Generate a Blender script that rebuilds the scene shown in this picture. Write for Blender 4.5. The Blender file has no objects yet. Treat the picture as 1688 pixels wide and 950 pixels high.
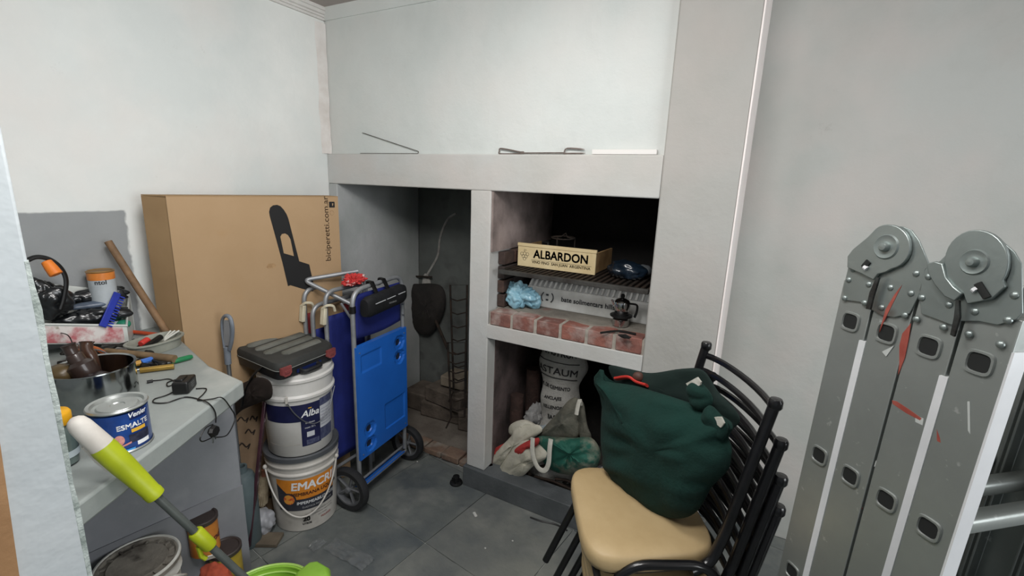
import bpy, bmesh, math, random
from mathutils import Vector, Matrix, noise
SC = bpy.context.scene
COL = SC.collection
# ------------------------------------------------------------------ camera, world, light, exposure
YAW, PITCH, ROLL, FPX, EYE = 0.491645, 0.223493, -0.0364569, 758.741, 1.5
W0 = Vector((-math.sin(YAW)*math.cos(PITCH), math.cos(YAW)*math.cos(PITCH), -math.sin(PITCH)))
_r = Vector((math.cos(YAW), math.sin(YAW), 0)); _d = W0.cross(_r)
RT = math.cos(ROLL)*_r + math.sin(ROLL)*_d
DN = -math.sin(ROLL)*_r + math.cos(ROLL)*_d
cam = bpy.data.cameras.new('camera'); camo = bpy.data.objects.new('camera', cam); COL.objects.link(camo)
cam.sensor_width = 36; cam.lens = 36*FPX/1688; cam.clip_start = .02
m = Matrix.Identity(4)
for i in range(3):
    m[i][0] = RT[i]; m[i][1] = -DN[i]; m[i][2] = -W0[i]
m[2][3] = EYE
camo.matrix_world = m
SC.camera = camo
SC.view_settings.view_transform = 'Standard'; SC.view_settings.look = 'None'
SC.view_settings.exposure = 0.0; SC.view_settings.gamma = 1; SC.view_settings.use_curve_mapping = False
wd = bpy.data.worlds.new('world'); SC.world = wd; wd.use_nodes = True
wd.node_tree.nodes['Background'].inputs[0].default_value = (.80, .90, 1.0, 1)
wd.node_tree.nodes['Background'].inputs[1].default_value = .25
def area(name, loc, target, sx, sy, power, col):
    l = bpy.data.lights.new(name, 'AREA'); l.shape = 'RECTANGLE'; l.size = sx; l.size_y = sy
    l.energy = power; l.color = col
    o = bpy.data.objects.new(name, l); COL.objects.link(o); o.location = loc
    o.rotation_euler = (Vector(target)-Vector(loc)).to_track_quat('-Z', 'Y').to_euler()
    return o
area('window_daylight', (2.15, .35, 1.5), (-2, .9, 1.35), 1.5, 1.2, 40, (.95, .98, 1.0))
area('ceiling_lamp_and_fill', (-.75, .75, 2.22), (-.75, .75, 0), .5, .3, 9, (1, .98, .96))
area('ceiling_lamp_and_fill', (-.3, .3, 2.22), (-1.2, 1.4, 1.2), .6, .4, 22.5, (1, .98, .96))  # second light added to brighten the back and left walls, no fixture

# ------------------------------------------------------------------ from photo pixel to a point on a real plane
def ray(px, py): return W0 + RT*((px-844)/FPX) + DN*((py-475)/FPX)
EYEV = Vector((0, 0, EYE))
def PZ(px, py, z): v = ray(px, py); return EYEV + v*((z-EYE)/v.z)
def PY(px, py, y): v = ray(px, py); return EYEV + v*(y/v.y)
def PX(px, py, x): v = ray(px, py); return EYEV + v*(x/v.x)
V = Vector

# ------------------------------------------------------------------ materials
def rgb(h):
    h = h.lstrip('#'); o = []
    for i in (0, 2, 4):
        c = int(h[i:i+2], 16)/255
        o.append(c/12.92 if c <= .04045 else ((c+.055)/1.055)**2.4)
    return (*o, 1)
_M = {}
def mat(name, c1, c2=None, rough=.6, metal=0, scale=6, thr=(.35, .65), bump=0, bscale=60, coat=0, trans=0, c3=None, s3=40, t3=(.6, .7), sheen=0, alpha=1, ior=1.45, rvar=0):
    if name in _M: return _M[name]
    M = bpy.data.materials.new(name); M.use_nodes = True; nt = M.node_tree; N = nt.nodes; L = nt.links
    b = N['Principled BSDF']; b.inputs['Roughness'].default_value = rough; b.inputs['Metallic'].default_value = metal
    b.inputs['Coat Weight'].default_value = coat; b.inputs['Transmission Weight'].default_value = trans
    b.inputs['IOR'].default_value = ior; b.inputs['Alpha'].default_value = alpha
    b.inputs['Sheen Weight'].default_value = sheen
    b.inputs['Base Color'].default_value = rgb(c1)
    tc = N.new('ShaderNodeTexCoord'); out = tc.outputs['Object']
    def nz(s, d=5, r=.6):
        n = N.new('ShaderNodeTexNoise'); n.inputs['Scale'].default_value = s; n.inputs['Detail'].default_value = d
        n.inputs['Roughness'].default_value = r; L.new(out, n.inputs['Vector']); return n
    def rampof(n, t):
        r = N.new('ShaderNodeValToRGB'); r.color_ramp.elements[0].position = t[0]; r.color_ramp.elements[1].position = t[1]
        L.new(n.outputs['Fac'], r.inputs['Fac']); return r
    cur = None
    if c2:
        r = rampof(nz(scale), thr); mx = N.new('ShaderNodeMix'); mx.data_type = 'RGBA'
        mx.inputs['A'].default_value = rgb(c1); mx.inputs['B'].default_value = rgb(c2)
        L.new(r.outputs['Color'], mx.inputs['Factor']); cur = mx.outputs['Result']
        if rvar:
            mr = N.new('ShaderNodeMapRange'); mr.inputs['To Min'].default_value = rough; mr.inputs['To Max'].default_value = rough+rvar
            L.new(r.outputs['Color'], mr.inputs['Value']); L.new(mr.outputs['Result'], b.inputs['Roughness'])
    if c3:
        r = rampof(nz(s3, 3), t3); mx = N.new('ShaderNodeMix'); mx.data_type = 'RGBA'
        mx.inputs['B'].default_value = rgb(c3)
        if cur: L.new(cur, mx.inputs['A'])
        else: mx.inputs['A'].default_value = rgb(c1)
        L.new(r.outputs['Color'], mx.inputs['Factor']); cur = mx.outputs['Result']
    if cur: L.new(cur, b.inputs['Base Color'])
    if bump:
        n = nz(bscale, 4); bp = N.new('ShaderNodeBump'); bp.inputs['Strength'].default_value = bump; bp.inputs['Distance'].default_value = .01
        L.new(n.outputs['Fac'], bp.inputs['Height']); L.new(bp.outputs['Normal'], b.inputs['Normal'])
    _M[name] = M; M['cur'] = 1
    return M
def wall_mat(name, base, tint, warm, patch=None, edge_stain=None):
    """painted plaster: cool and warm clouds, fine relief, optional grey painted rectangle"""
    M = mat(name, base, tint, rough=.85, scale=1.6, thr=(.38, .62), bump=.35, bscale=14, c3=warm, s3=2.3, t3=(.45, .8))
    nt = M.node_tree; N = nt.nodes; L = nt.links; b = N['Principled BSDF']
    cur = b.inputs['Base Color'].links[0].from_socket
    tc = N.new('ShaderNodeTexCoord')
    # small dark scuffs
    n = N.new('ShaderNodeTexNoise'); n.inputs['Scale'].default_value = 9; n.inputs['Detail'].default_value = 8; n.inputs['Roughness'].default_value = .75
    L.new(tc.outputs['Object'], n.inputs['Vector'])
    r = N.new('ShaderNodeValToRGB'); r.color_ramp.elements[0].position = .66; r.color_ramp.elements[1].position = .80
    r.color_ramp.elements[1].color = (.5, .5, .5, 1)
    L.new(n.outputs['Fac'], r.inputs['Fac'])
    mx = N.new('ShaderNodeMix'); mx.data_type = 'RGBA'; L.new(cur, mx.inputs['A']); mx.inputs['B'].default_value = rgb('#8a857f')
    L.new(r.outputs['Color'], mx.inputs['Factor']); cur = mx.outputs['Result']
    if patch:
        ylo, yhi, zlo, zhi = patch
        sp = N.new('ShaderNodeSeparateXYZ'); L.new(tc.outputs['Object'], sp.inputs[0])
        wob = N.new('ShaderNodeTexNoise'); wob.inputs['Scale'].default_value = 28; L.new(tc.outputs['Object'], wob.inputs['Vector'])
        def soft(sock, lim, sgn, wid=.004, amp=.02):
            a = N.new('ShaderNodeMath'); a.operation = 'MULTIPLY_ADD'; a.inputs[1].default_value = amp; L.new(wob.outputs['Fac'], a.inputs[0]); L.new(sock, a.inputs[2])
            mr = N.new('ShaderNodeMapRange'); L.new(a.outputs[0], mr.inputs['Value'])
            mr.inputs['From Min'].default_value = lim+amp/2-wid*sgn; mr.inputs['From Max'].default_value = lim+amp/2+wid*sgn
            return mr.outputs['Result']
        s = soft(sp.outputs['Y'], yhi, -1)
        for q in (soft(sp.outputs['Z'], zhi, -1, .003, .008), soft(sp.outputs['Z'], zlo, 1), soft(sp.outputs['Y'], ylo, 1)):
            mu = N.new('ShaderNodeMath'); mu.operation = 'MULTIPLY'; L.new(s, mu.inputs[0]); L.new(q, mu.inputs[1]); s = mu.outputs[0]
        cl = N.new('ShaderNodeTexNoise'); cl.inputs['Scale'].default_value = 4; L.new(tc.outputs['Object'], cl.inputs['Vector'])
        g = N.new('ShaderNodeMix'); g.data_type = 'RGBA'; g.inputs['A'].default_value = rgb('#83878a'); g.inputs['B'].default_value = rgb('#a0a3a3'); L.new(cl.outputs['Fac'], g.inputs['Factor'])
        mx = N.new('ShaderNodeMix'); mx.data_type = 'RGBA'; L.new(s, mx.inputs['Factor']); L.new(cur, mx.inputs['A']); L.new(g.outputs['Result'], mx.inputs['B']); cur = mx.outputs['Result']
    L.new(cur, b.inputs['Base Color'])
    return M

# ------------------------------------------------------------------ geometry collector
class G:
    def __init__(s): s.v = []; s.f = []
    def add(s, vs, fs):
        n = len(s.v); s.v += [Vector(v) for v in vs]; s.f += [[i+n for i in f] for f in fs]; return s
    def box(s, c, d, R=None):
        c = V(c); x, y, z = d[0]/2, d[1]/2, d[2]/2
        vs = [V((a*x, b*y, e*z)) for a in (-1, 1) for b in (-1, 1) for e in (-1, 1)]
        if R: vs = [R @ v for v in vs]
        return s.add([c+v for v in vs], [(0, 1, 3, 2), (4, 6, 7, 5), (0, 4, 5, 1), (2, 3, 7, 6), (0, 2, 6, 4), (1, 5, 7, 3)])
    def bb(s, a, b):
        return s.box([(a[i]+b[i])/2 for i in range(3)], [abs(b[i]-a[i]) for i in range(3)])
    def loft(s, rings, cap0=True, cap1=True, closed=True):
        k = len(rings[0]); base = len(s.v)
        for r in rings: s.v += [Vector(p) for p in r]
        for i in range(len(rings)-1):
            for j in range(k if closed else k-1):
                a = base+i*k+j; b = base+i*k+(j+1) % k
                s.f.append([a, b, b+k, a+k])
        if cap0: s.f.append([base+j for j in range(k)][::-1])
        if cap1: s.f.append([base+(len(rings)-1)*k+j for j in range(k)])
        return s
    def tube(s, pts, r, n=10, closed=False, flat=1.0, up=None, caps=True):
        pts = [V(p) for p in pts]; N = len(pts)
        rr = r if isinstance(r, (list, tuple)) else [r]*N
        rings = []; u = None
        for i, p in enumerate(pts):
            a = pts[(i-1) % N] if (closed or i > 0) else p; b = pts[(i+1) % N] if (closed or i < N-1) else p
            t = (b-a).normalized()
            if up is not None:
                u = V(up)-t*V(up).dot(t); u.normalize()
            elif u is None:
                u = t.orthogonal().normalized()
            else:
                u = u-t*u.dot(t); u = u.normalized() if u.length > 1e-6 else t.orthogonal().normalized()
            w = t.cross(u)
            rings.append([p+u*(math.cos(2*math.pi*j/n)*rr[i]*flat)+w*(math.sin(2*math.pi*j/n)*rr[i]) for j in range(n)])
        if closed: rings.append(rings[0]); return s.loft(rings, False, False)
        return s.loft(rings, caps, caps)
    def lathe(s, prof, o=(0, 0, 0), R=None, n=32, arc=None, cap=True):
        o = V(o); rings = []
        for r, z in prof:
            ring = []
            for j in range(n):
                a = 2*math.pi*j/n; v = V((r*math.cos(a), r*math.sin(a), z))
                ring.append(o+(R @ v if R else v))
            rings.append(ring)
        return s.loft(rings, cap, cap)
    def cyl(s, a, b, r, n=16, r2=None):
        a = V(a); b = V(b); return s.tube([a, b], [r, r if r2 is None else r2], n)
    def prism(s, poly, fmap, d):
        """poly: 2D points; fmap(x, y, h) -> 3D; between h=0 and h=d"""
        k = len(poly); n = len(s.v)
        s.v += [V(fmap(x, y, 0)) for x, y in poly]+[V(fmap(x, y, d)) for x, y in poly]
        s.f.append([n+i for i in range(k)][::-1]); s.f.append([n+k+i for i in range(k)])
        for i in range(k): s.f.append([n+i, n+(i+1) % k, n+k+(i+1) % k, n+k+i])
        return s
    def ico(s, c, rad, sub=3, seed=0, amp=0, fr=6, crease=0, cf=10, R=None, flatz=None):
        bm = bmesh.new(); bmesh.ops.create_icosphere(bm, subdivisions=sub, radius=1)
        off = V((seed*7.3, seed*3.1, seed*1.7)); n = len(s.v); c = V(c)
        bm.verts.ensure_lookup_table()
        for v in bm.verts:
            p = v.co.copy(); q = V((p.x*rad[0], p.y*rad[1], p.z*rad[2]))
            k = 1+amp*noise.noise(q*fr+off)*1.6+(crease*(abs(noise.noise(q*cf+off*2))-.25) if crease else 0)+(crease*.6*(abs(noise.noise(q*cf*2.6+off))-.25) if crease else 0)
            q = q*k
            if R: q = R @ q
            q = c+q
            if flatz is not None and q.z < flatz: q.z = flatz+(q.z-flatz)*.05
            s.v.append(q)
        for f in bm.faces: s.f.append([n+v.index for v in f.verts])
        bm.free(); return s
    def grid(s, fn, nu, nv):
        n = len(s.v)
        for i in range(nu+1):
            for j in range(nv+1): s.v.append(V(fn(i/nu, j/nv)))
        for i in range(nu):
            for j in range(nv):
                a = n+i*(nv+1)+j; s.f.append([a, a+nv+1, a+nv+2, a+1])
        return s
def smooth(pts, k=6, closed=False):
    pts = [V(p) for p in pts]; n = len(pts); out = []
    for i in range(n if closed else n-1):
        p0 = pts[(i-1) % n] if (closed or i > 0) else pts[0]; p1 = pts[i]; p2 = pts[(i+1) % n]
        p3 = pts[(i+2) % n] if (closed or i+2 < n) else pts[-1]
        for j in range(k):
            t = j/k
            out.append(.5*((2*p1)+(p2-p0)*t+(2*p0-5*p1+4*p2-p3)*t*t+(3*p1-p0-3*p2+p3)*t**3))
    if not closed: out.append(pts[-1])
    return out
def fillet(pts, r, k=5):
    pts = [V(p) for p in pts]; out = [pts[0]]
    for i in range(1, len(pts)-1):
        a, p, b = pts[i-1], pts[i], pts[i+1]
        ra = min(r, (a-p).length*.49, (b-p).length*.49)
        s_, e = p+(a-p).normalized()*ra, p+(b-p).normalized()*ra
        for j in range(k+1):
            t = j/k; out.append(s_*(1-t)**2+p*2*t*(1-t)+e*t*t)
    out.append(pts[-1]); return out
def wm(o):
    M_ = Matrix.LocRotScale(o.location, o.rotation_euler, o.scale)
    return (wm(o.parent) @ M_) if o.parent else M_
def obj(name, g, m_, parent=None, world=True, bevel=0, sharp=38, flat=False, seg=2, center=True):
    vs = g.v
    o = bpy.data.objects.new(name, bpy.data.meshes.new(name))
    if parent is not None:
        o.parent = parent
        if world:
            inv = wm(parent).inverted(); vs = [inv @ v for v in vs]
    elif center and vs:
        c = V((sum(v.x for v in vs)/len(vs), sum(v.y for v in vs)/len(vs), min(v.z for v in vs)))
        vs = [v-c for v in vs]; o.location = c
    me = o.data; me.from_pydata([tuple(v) for v in vs], [], g.f)
    bm = bmesh.new(); bm.from_mesh(me); bmesh.ops.recalc_face_normals(bm, faces=bm.faces); bm.to_mesh(me); bm.free()
    me.materials.append(m_)
    if not flat:
        me.polygons.foreach_set('use_smooth', [True]*len(me.polygons)); me.set_sharp_from_angle(angle=math.radians(sharp))
    COL.objects.link(o)
    if bevel:
        b = o.modifiers.new('bevel', 'BEVEL'); b.width = bevel; b.segments = seg; b.limit_method = 'ANGLE'; b.angle_limit = math.radians(40)
    return o
def tag(o, label=None, cat=None, group=None, kind=None):
    if label: o['label'] = label
    if cat: o['category'] = cat
    if group: o['group'] = group
    if kind: o['kind'] = kind
    return o
def root(name, loc, label, cat, group=None, rz=0):
    o = bpy.data.objects.new(name, None); COL.objects.link(o); o.location = loc; o.rotation_euler = (0, 0, rz)
    o.empty_display_size = .05
    return tag(o, label, cat, group)
def copy_tree(o, parent=None):
    c = o.copy(); COL.objects.link(c); c.parent = parent
    for ch in list(o.children): copy_tree(ch, c)
    return c
_txt = {}
def text_geo(body, size, align='CENTER', bold=0.0, sx=1.0, slant=0.0):
    cu = bpy.data.curves.new('t', 'FONT'); cu.body = body; cu.size = size; cu.align_x = align; cu.align_y = 'CENTER'
    cu.resolution_u = 3; cu.shear = slant
    o = bpy.data.objects.new('t', cu); COL.objects.link(o)
    dg = bpy.context.evaluated_depsgraph_get(); me = o.evaluated_get(dg).to_mesh()
    vs = [(v.co.x*sx, v.co.y) for v in me.vertices]; fs = [list(p.vertices) for p in me.polygons]
    if bold:                                        # heavier strokes: the glyphs laid side by side
        base_, n0, f0 = list(vs), len(vs), list(fs); vs = []; fs = []
        for k, (dx, dy) in enumerate(((-bold, -bold), (bold, -bold), (bold, bold), (-bold, bold))):
            vs += [(x+dx, y+dy) for x, y in base_]; fs += [[i+k*n0 for i in f] for f in f0]
    o.evaluated_get(dg).to_mesh_clear(); bpy.data.objects.remove(o); bpy.data.curves.remove(cu)
    return vs, fs
def text(name, body, size, fmap, m_, parent, align='CENTER', bold=0.0, sx=1.0, slant=0.0, g=None):
    vs, fs = text_geo(body, size, align, bold, sx, slant)
    gg = g or G(); gg.add([V(fmap(x, y)) for x, y in vs], fs)
    if g is None:
        o = bpy.data.objects.new(name, bpy.data.meshes.new(name)); o.parent = parent
        inv = wm(parent).inverted(); o.data.from_pydata([tuple(inv @ v) for v in gg.v], [], gg.f); o.data.materials.append(m_); COL.objects.link(o)
        return o
RX = lambda a: Matrix.Rotation(math.radians(a), 3, 'X')
RY = lambda a: Matrix.Rotation(math.radians(a), 3, 'Y')
RZ = lambda a: Matrix.Rotation(math.radians(a), 3, 'Z')
# ================================================================== SETTING
XL, YF, YU, YR, XR, YB, ZC = -2.05, 1.728, 1.752, 2.15, 2.3, -2.0, 2.30
XC = -.088                                         # right edge of the chimney column
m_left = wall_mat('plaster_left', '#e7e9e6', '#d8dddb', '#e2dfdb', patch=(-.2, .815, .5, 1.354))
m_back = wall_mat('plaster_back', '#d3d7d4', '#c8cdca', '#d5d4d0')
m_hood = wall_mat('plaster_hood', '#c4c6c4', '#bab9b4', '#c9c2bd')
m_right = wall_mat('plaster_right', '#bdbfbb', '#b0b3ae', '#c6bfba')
m_ceil = mat('ceiling_paint', '#b3aaa6', '#a79e9a', rough=.9, scale=3)
m_trim = mat('cornice_white', '#dcdad6', '#cfccc8', rough=.6, scale=8)
def struct(name, g, m_, parent=None, **k):
    o = obj(name, g, m_, parent, center=False, **k)
    if parent is None: o['kind'] = 'structure'
    return o
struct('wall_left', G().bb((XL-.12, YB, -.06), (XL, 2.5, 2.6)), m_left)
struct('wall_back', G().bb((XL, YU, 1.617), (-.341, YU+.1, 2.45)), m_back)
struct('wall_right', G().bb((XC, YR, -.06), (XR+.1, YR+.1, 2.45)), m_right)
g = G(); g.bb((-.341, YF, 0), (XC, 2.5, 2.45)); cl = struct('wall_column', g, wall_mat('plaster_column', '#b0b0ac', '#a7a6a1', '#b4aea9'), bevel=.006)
struct('ceiling', G().bb((XL-.12, YB, ZC), (XR+.1, 2.5, ZC+.12)), m_ceil)
# far side of the room: window wall on the right and wall behind with a doorway
g = G(); g.bb((XR, YB, -.06), (XR+.1, YR, .85)).bb((XR, YB, 2.15), (XR+.1, YR, 2.3)).bb((XR, YB, .85), (XR+.1, -.5, 2.15)).bb((XR, 1.2, .85), (XR+.1, YR, 2.15))
struct('wall_window_side', g, m_right)
g = G(); g.bb((XL, YB, -.06), (-.6, YB+.1, 2.3)).bb((1.6, YB, -.06), (XR, YB+.1, 2.3)).bb((-.6, YB, 2.3), (1.6, YB+.1, 2.1))
struct('wall_rear', g, m_left)
# window frame bars in the side window
g = G(); g.bb((XR+.02, -.5, .85), (XR+.06, 1.2, .9)).bb((XR+.02, -.5, 2.1), (XR+.06, 1.2, 2.15)).bb((XR+.02, -.5, .9), (XR+.06, -.45, 2.1)).bb((XR+.02, 1.15, .9), (XR+.06, 1.2, 2.1)).bb((XR+.02, .33, .9), (XR+.06, .37, 2.1))
struct('window_1', g, m_trim)
# cornice, stepped, along left wall and back wall
prof = [(0, 0), (.012, 0), (.012, .010), (.020, .012), (.020, .020), (.030, .023), (.036, .034), (.044, .036), (.044, .05), (0, .05)]
g = G(); g.loft([[V((XL+a, y, ZC-.05+b)) for a, b in prof] for y in (YB, YU)]); struct('trim_1', g, m_trim, flat=True)
prof2 = [(0, 0), (.006, 0), (.03, .05), (0, .05)]
g = G(); g.loft([[V((x, YU-a, ZC-.05+b)) for a, b in prof2] for x in (XL, -.341)]); struct('trim_2', g, m_back, flat=True)
# plaster run in the left corner (rough strip)
g = G()
zz = [1.617+i*.02 for i in range(32)]
g.loft([[V((XL, YU, z)), V((XL, YU-.055-.012*noise.noise(V((1, z*9, 0))), z)), V((XL+.006, YU-.04, z)), V((XL+.011+.006*noise.noise(V((z*13, 0, 0))), YU-.002, z))] for z in zz])
struct('trim_3', g, mat('corner_filler', '#dedad6', '#cfc8c2', rough=.8, scale=12, thr=(.4, .7)))
# near end of wall beside the doorway
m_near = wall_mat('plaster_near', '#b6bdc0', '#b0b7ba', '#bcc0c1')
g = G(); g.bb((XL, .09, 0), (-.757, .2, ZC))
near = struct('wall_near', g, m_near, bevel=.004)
g = G()                                             # ragged bare edge of that wall end
rnd = random.Random(4); pts = []
zs = [.55+i*.03 for i in range(29)]
g.loft([[V((-.757, .196, z)), V((-.7565, .1965+.001*noise.noise(V((z*17, 3, 0))), z)), V((-.7562, .2015+.003*noise.noise(V((z*14, 1, 0)))+.0015*noise.noise(V((z*60, 1, 0))), z)), V((-.77, .2035, z))] for z in zs])
struct('trim_4', g, mat('crumbling_edge', '#b4bdb9', '#8f9994', rough=.9, scale=30, thr=(.45, .62), bump=.5, bscale=70))
w0, w1 = PX(0, 742, -.752), PX(31, 955, -.752); wd0 = w1+(w1-w0)*2.2; wu0 = w0-(w1-w0)*.6
g = G(); g.loft([[V((x, wu0.y, wu0.z)), V((x, wd0.y, wd0.z)), V((x, .04, wd0.z)), V((x, .04, wu0.z))] for x in (-.7565, -.748)]); struct('door_1', g, mat('door_wood', '#a9835c', '#94704c', rough=.55, scale=7, bump=.1))
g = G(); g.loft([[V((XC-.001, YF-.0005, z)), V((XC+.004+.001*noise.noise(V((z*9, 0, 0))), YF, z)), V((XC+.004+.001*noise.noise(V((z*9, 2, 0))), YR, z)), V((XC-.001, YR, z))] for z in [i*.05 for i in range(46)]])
struct('column_daylight_strip', g, mat('corner_daylight_white', '#f6efec', '#efe5e1', rough=.6, scale=6))  # daylight on the column's return face, put into a near-white strip
# ---- floor of slate tiles, grid turned 7.5 degrees
struct('floor', G().bb((XL-.1, YB, -.08), (XR+.1, 2.45, -.004)), mat('grout', '#4a4e4e', '#a9aba6', rough=.9, scale=5, thr=(.45, .62)))
def clip(poly, ax, lim, sg):
    out = []
    for i in range(len(poly)):
        a, b = poly[i], poly[(i+1) % len(poly)]; ia = sg*(a[ax]-lim) <= 0; ib = sg*(b[ax]-lim) <= 0
        if ia: out.append(a)
        if ia != ib:
            t = (lim-a[ax])/(b[ax]-a[ax]); out.append((a[0]+(b[0]-a[0])*t, a[1]+(b[1]-a[1])*t))
    return out
tms = [mat('slate_%d' % i, a, b, rough=r, scale=2.6, thr=(.36, .66), bump=.45, bscale=22, c3='#8f908a', s3=4.2, t3=(.54, .84), rvar=.2) for i, (a, b, r) in enumerate((('#555b5d', '#7b7f79', .42), ('#5d6263', '#82847d', .5), ('#50575a', '#757975', .38)))]
th = math.radians(-7.5); ca, sa = math.cos(th), math.sin(th); TS = .46; fl = bpy.data.objects['floor']
rnd = random.Random(2)
for i in range(-5, 10):
    for j in range(-8, 4):
        q = []
        for a, b in ((0, 0), (1, 0), (1, 1), (0, 1)):
            u = (i+a)*TS+(.002 if a == 0 else -.002); v = (j+b)*TS+(.002 if b == 0 else -.002)
            q.append((-1.075+u*ca-v*sa, 1.31+u*sa+v*ca))
        for ax, lim, sg in ((0, XL+.001, -1), (0, XR-.001, 1), (1, YB+.1, -1), (1, 2.14, 1)):
            if q: q = clip(q, ax, lim, sg)
        if q and min(p[1] for p in q) < 1.826:
            if max(p[0] for p in q) < XC+.35: q = clip(q, 1, 1.826, 1)
        if len(q) < 3: continue
        dz = rnd.uniform(-.0008, .0006)
        g = G(); g.prism(q, lambda x, y, h: (x, y, -.0045+h), .0045+dz)
        obj('tile', g, rnd.choice(tms), fl)

# ================================================================== BUILT-IN BARBECUE
bq = root('masonry_barbecue', (-1.2, YF, 0), 'whitewashed masonry barbecue with two tall openings and a brick hearth', 'barbecue')
def part(name, g, m_, par=bq, label=None, **k):
    o = obj(name, g, m_, par, **k)
    if label: o['label'] = label
    return o
m_soot = mat('soot', '#1a1918', '#2c2a28', rough=.95, scale=5, bump=.5, bscale=25)
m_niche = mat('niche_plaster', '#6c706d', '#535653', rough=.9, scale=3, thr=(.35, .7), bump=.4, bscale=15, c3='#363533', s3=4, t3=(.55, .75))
m_fireside = mat('firebox_plaster', '#a3948f', '#6d625e', rough=.9, scale=5, bump=.3, bscale=20)
NB = 2.38
g = G(); g.bb((XL, YF, 1.465), (-.341, YF+.06, 1.617)); part('lintel', g, m_hood, bevel=.005)
g = G(); g.bb((XL, YF, 0), (-1.987, NB, 1.465)); part('left_cheek', g, mat('cheek', '#b3b5b5', '#a1a6a4', rough=.85, scale=3, bump=.4, bscale=14), bevel=.004)
g = G()
for k in range(1):
    rings = []
    for z in [.11+i*(1.465-.11)/24 for i in range(25)]:
        w = .0025*noise.noise(V((0, 0, z*7)))
        rings.append([V((-1.148+w, YF, z)), V((-1.045+w*.6, YF, z)), V((-1.045, NB, z)), V((-1.148, NB, z))])
    g.loft(rings)
part('pillar', g, m_hood, bevel=.004)
part('masonry_back', G().bb((XL, 2.44, -.02), (XC, 2.52, 2.4)), m_hood)
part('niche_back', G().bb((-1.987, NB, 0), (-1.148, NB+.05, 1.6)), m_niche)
part('firebox_back', G().bb((-1.045, NB, 0), (-.341, NB+.05, 1.6)), m_soot)
part('hood_inside', G().bb((XL, YF+.06, 1.56), (-.341, NB, 1.61)), m_soot)
part('firebox_right_lining', G().bb((-.347, YF+.09, .935), (-.341, NB, 1.56)), m_soot)
part('firebox_left_plaster', G().bb((-1.045, YF+.01, 1.20), (-1.036, NB-.0, 1.465)), m_fireside)
part('hearth_slab', G().bb((-1.05, YF, .80), (-.341, NB, .866)), m_hood, bevel=.003)
# hearth bricks: a front row of headers and rows behind
bms = [mat('brick_%d' % i, a, b, rough=.85, scale=14, thr=(.35, .7), bump=.5, bscale=40, c3=c, s3=9, t3=(.48, .72)) for i, (a, b, c) in enumerate((('#8f5f54', '#6f4a44', '#b1a59e'), ('#9a6558', '#7a4f46', '#a89e98'), ('#85594f', '#694b46', '#b9aea6')))]
rnd = random.Random(7)
part('hearth_ash', G().loft([[V((-1.04+.695*i/20, YF+.075+.035*noise.noise(V((i*.35, 0, 3))), z)) for i in range(21)]+[V((-.345, 2.3, z)), V((-1.04, 2.3, z))] for z in (.925, .9348)]), mat('ash', '#8f8a80', '#6f6a62', rough=.95, scale=7, bump=.4, c3='#8a5f54', s3=6, t3=(.58, .75)))
part('hearth_mortar', G().bb((-1.04, YF+.006, .864), (-.341, NB, .927)), mat('hearth_mortar', '#b3ada3', '#968f85', rough=.95, scale=12, bump=.5, bscale=40))
for row in range(3):
    y0 = YF+.0+row*.215
    for k in range(6):
        x0 = -1.04+k*.1165+rnd.uniform(-.002, .002)
        ht = rnd.uniform(.929, .934)
        g = G(); g.bb((x0+.008, y0+.001, .868), (min(x0+.1105, -.343), y0+.205, ht))
        part('brick', g, rnd.choice(bms) if row == 0 else mat('brick_dusty', '#8d7a70', '#79756c', rough=.95, scale=8, bump=.4), bevel=.004)
# dark bricks lining the left of the firebox
bdk = [mat('brick_dark_%d' % i, a, b, rough=.9, scale=10, bump=.5, bscale=30) for i, (a, b) in enumerate((('#4b3a34', '#2e2725'), ('#584239', '#3a2f2b'), ('#3b322f', '#282322')))]
for r in range(4):
    z0 = .938+r*.066
    ys = YF+.075+(0 if r % 2 else -.0)
    for k in range(3):
        ya = ys+k*.19-(.09 if r % 2 else 0); yb = ya+.182
        ya = max(ya, ys)
        g = G(); g.bb((-1.043, ya, z0), (-1.008+rnd.uniform(-.004, .004), yb, z0+.058)); part('brick', g, bdk[(r+k) % 3], bevel=.004)
# plinth
part('plinth', G().bb((-1.160, 1.712, 0), (-.341, 1.815, .108)), mat('plinth_paint', '#5d6163', '#4c5052', rough=.7, scale=6, bump=.3), label='dark grey painted plinth', bevel=.003)
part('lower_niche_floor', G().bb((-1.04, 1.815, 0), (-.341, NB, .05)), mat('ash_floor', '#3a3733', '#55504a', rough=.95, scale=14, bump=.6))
part('niche_floor', G().bb((-1.987, 1.92, 0), (-1.148, NB, .032)), mat('niche_concrete', '#7d766d', '#655d55', rough=.95, scale=6, bump=.5))
for k in range(7):
    g = G(); x0 = -1.985+k*.1195
    g.bb((x0, 1.832, 0), (x0+.113, 1.922, .034+rnd.uniform(-.005, .003))); part('brick', g, mat('kerb_brick', '#86705f', '#6f5a4e', rough=.9, scale=15, bump=.6, bscale=40, c3='#8d867c', s3=10, t3=(.5, .7)), bevel=.005)
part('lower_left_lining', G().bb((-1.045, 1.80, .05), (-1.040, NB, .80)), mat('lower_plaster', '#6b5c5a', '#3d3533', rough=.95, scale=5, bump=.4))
part('lower_back', G().bb((-1.04, NB-.03, .05), (-.341, NB, .80)), m_soot)
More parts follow.
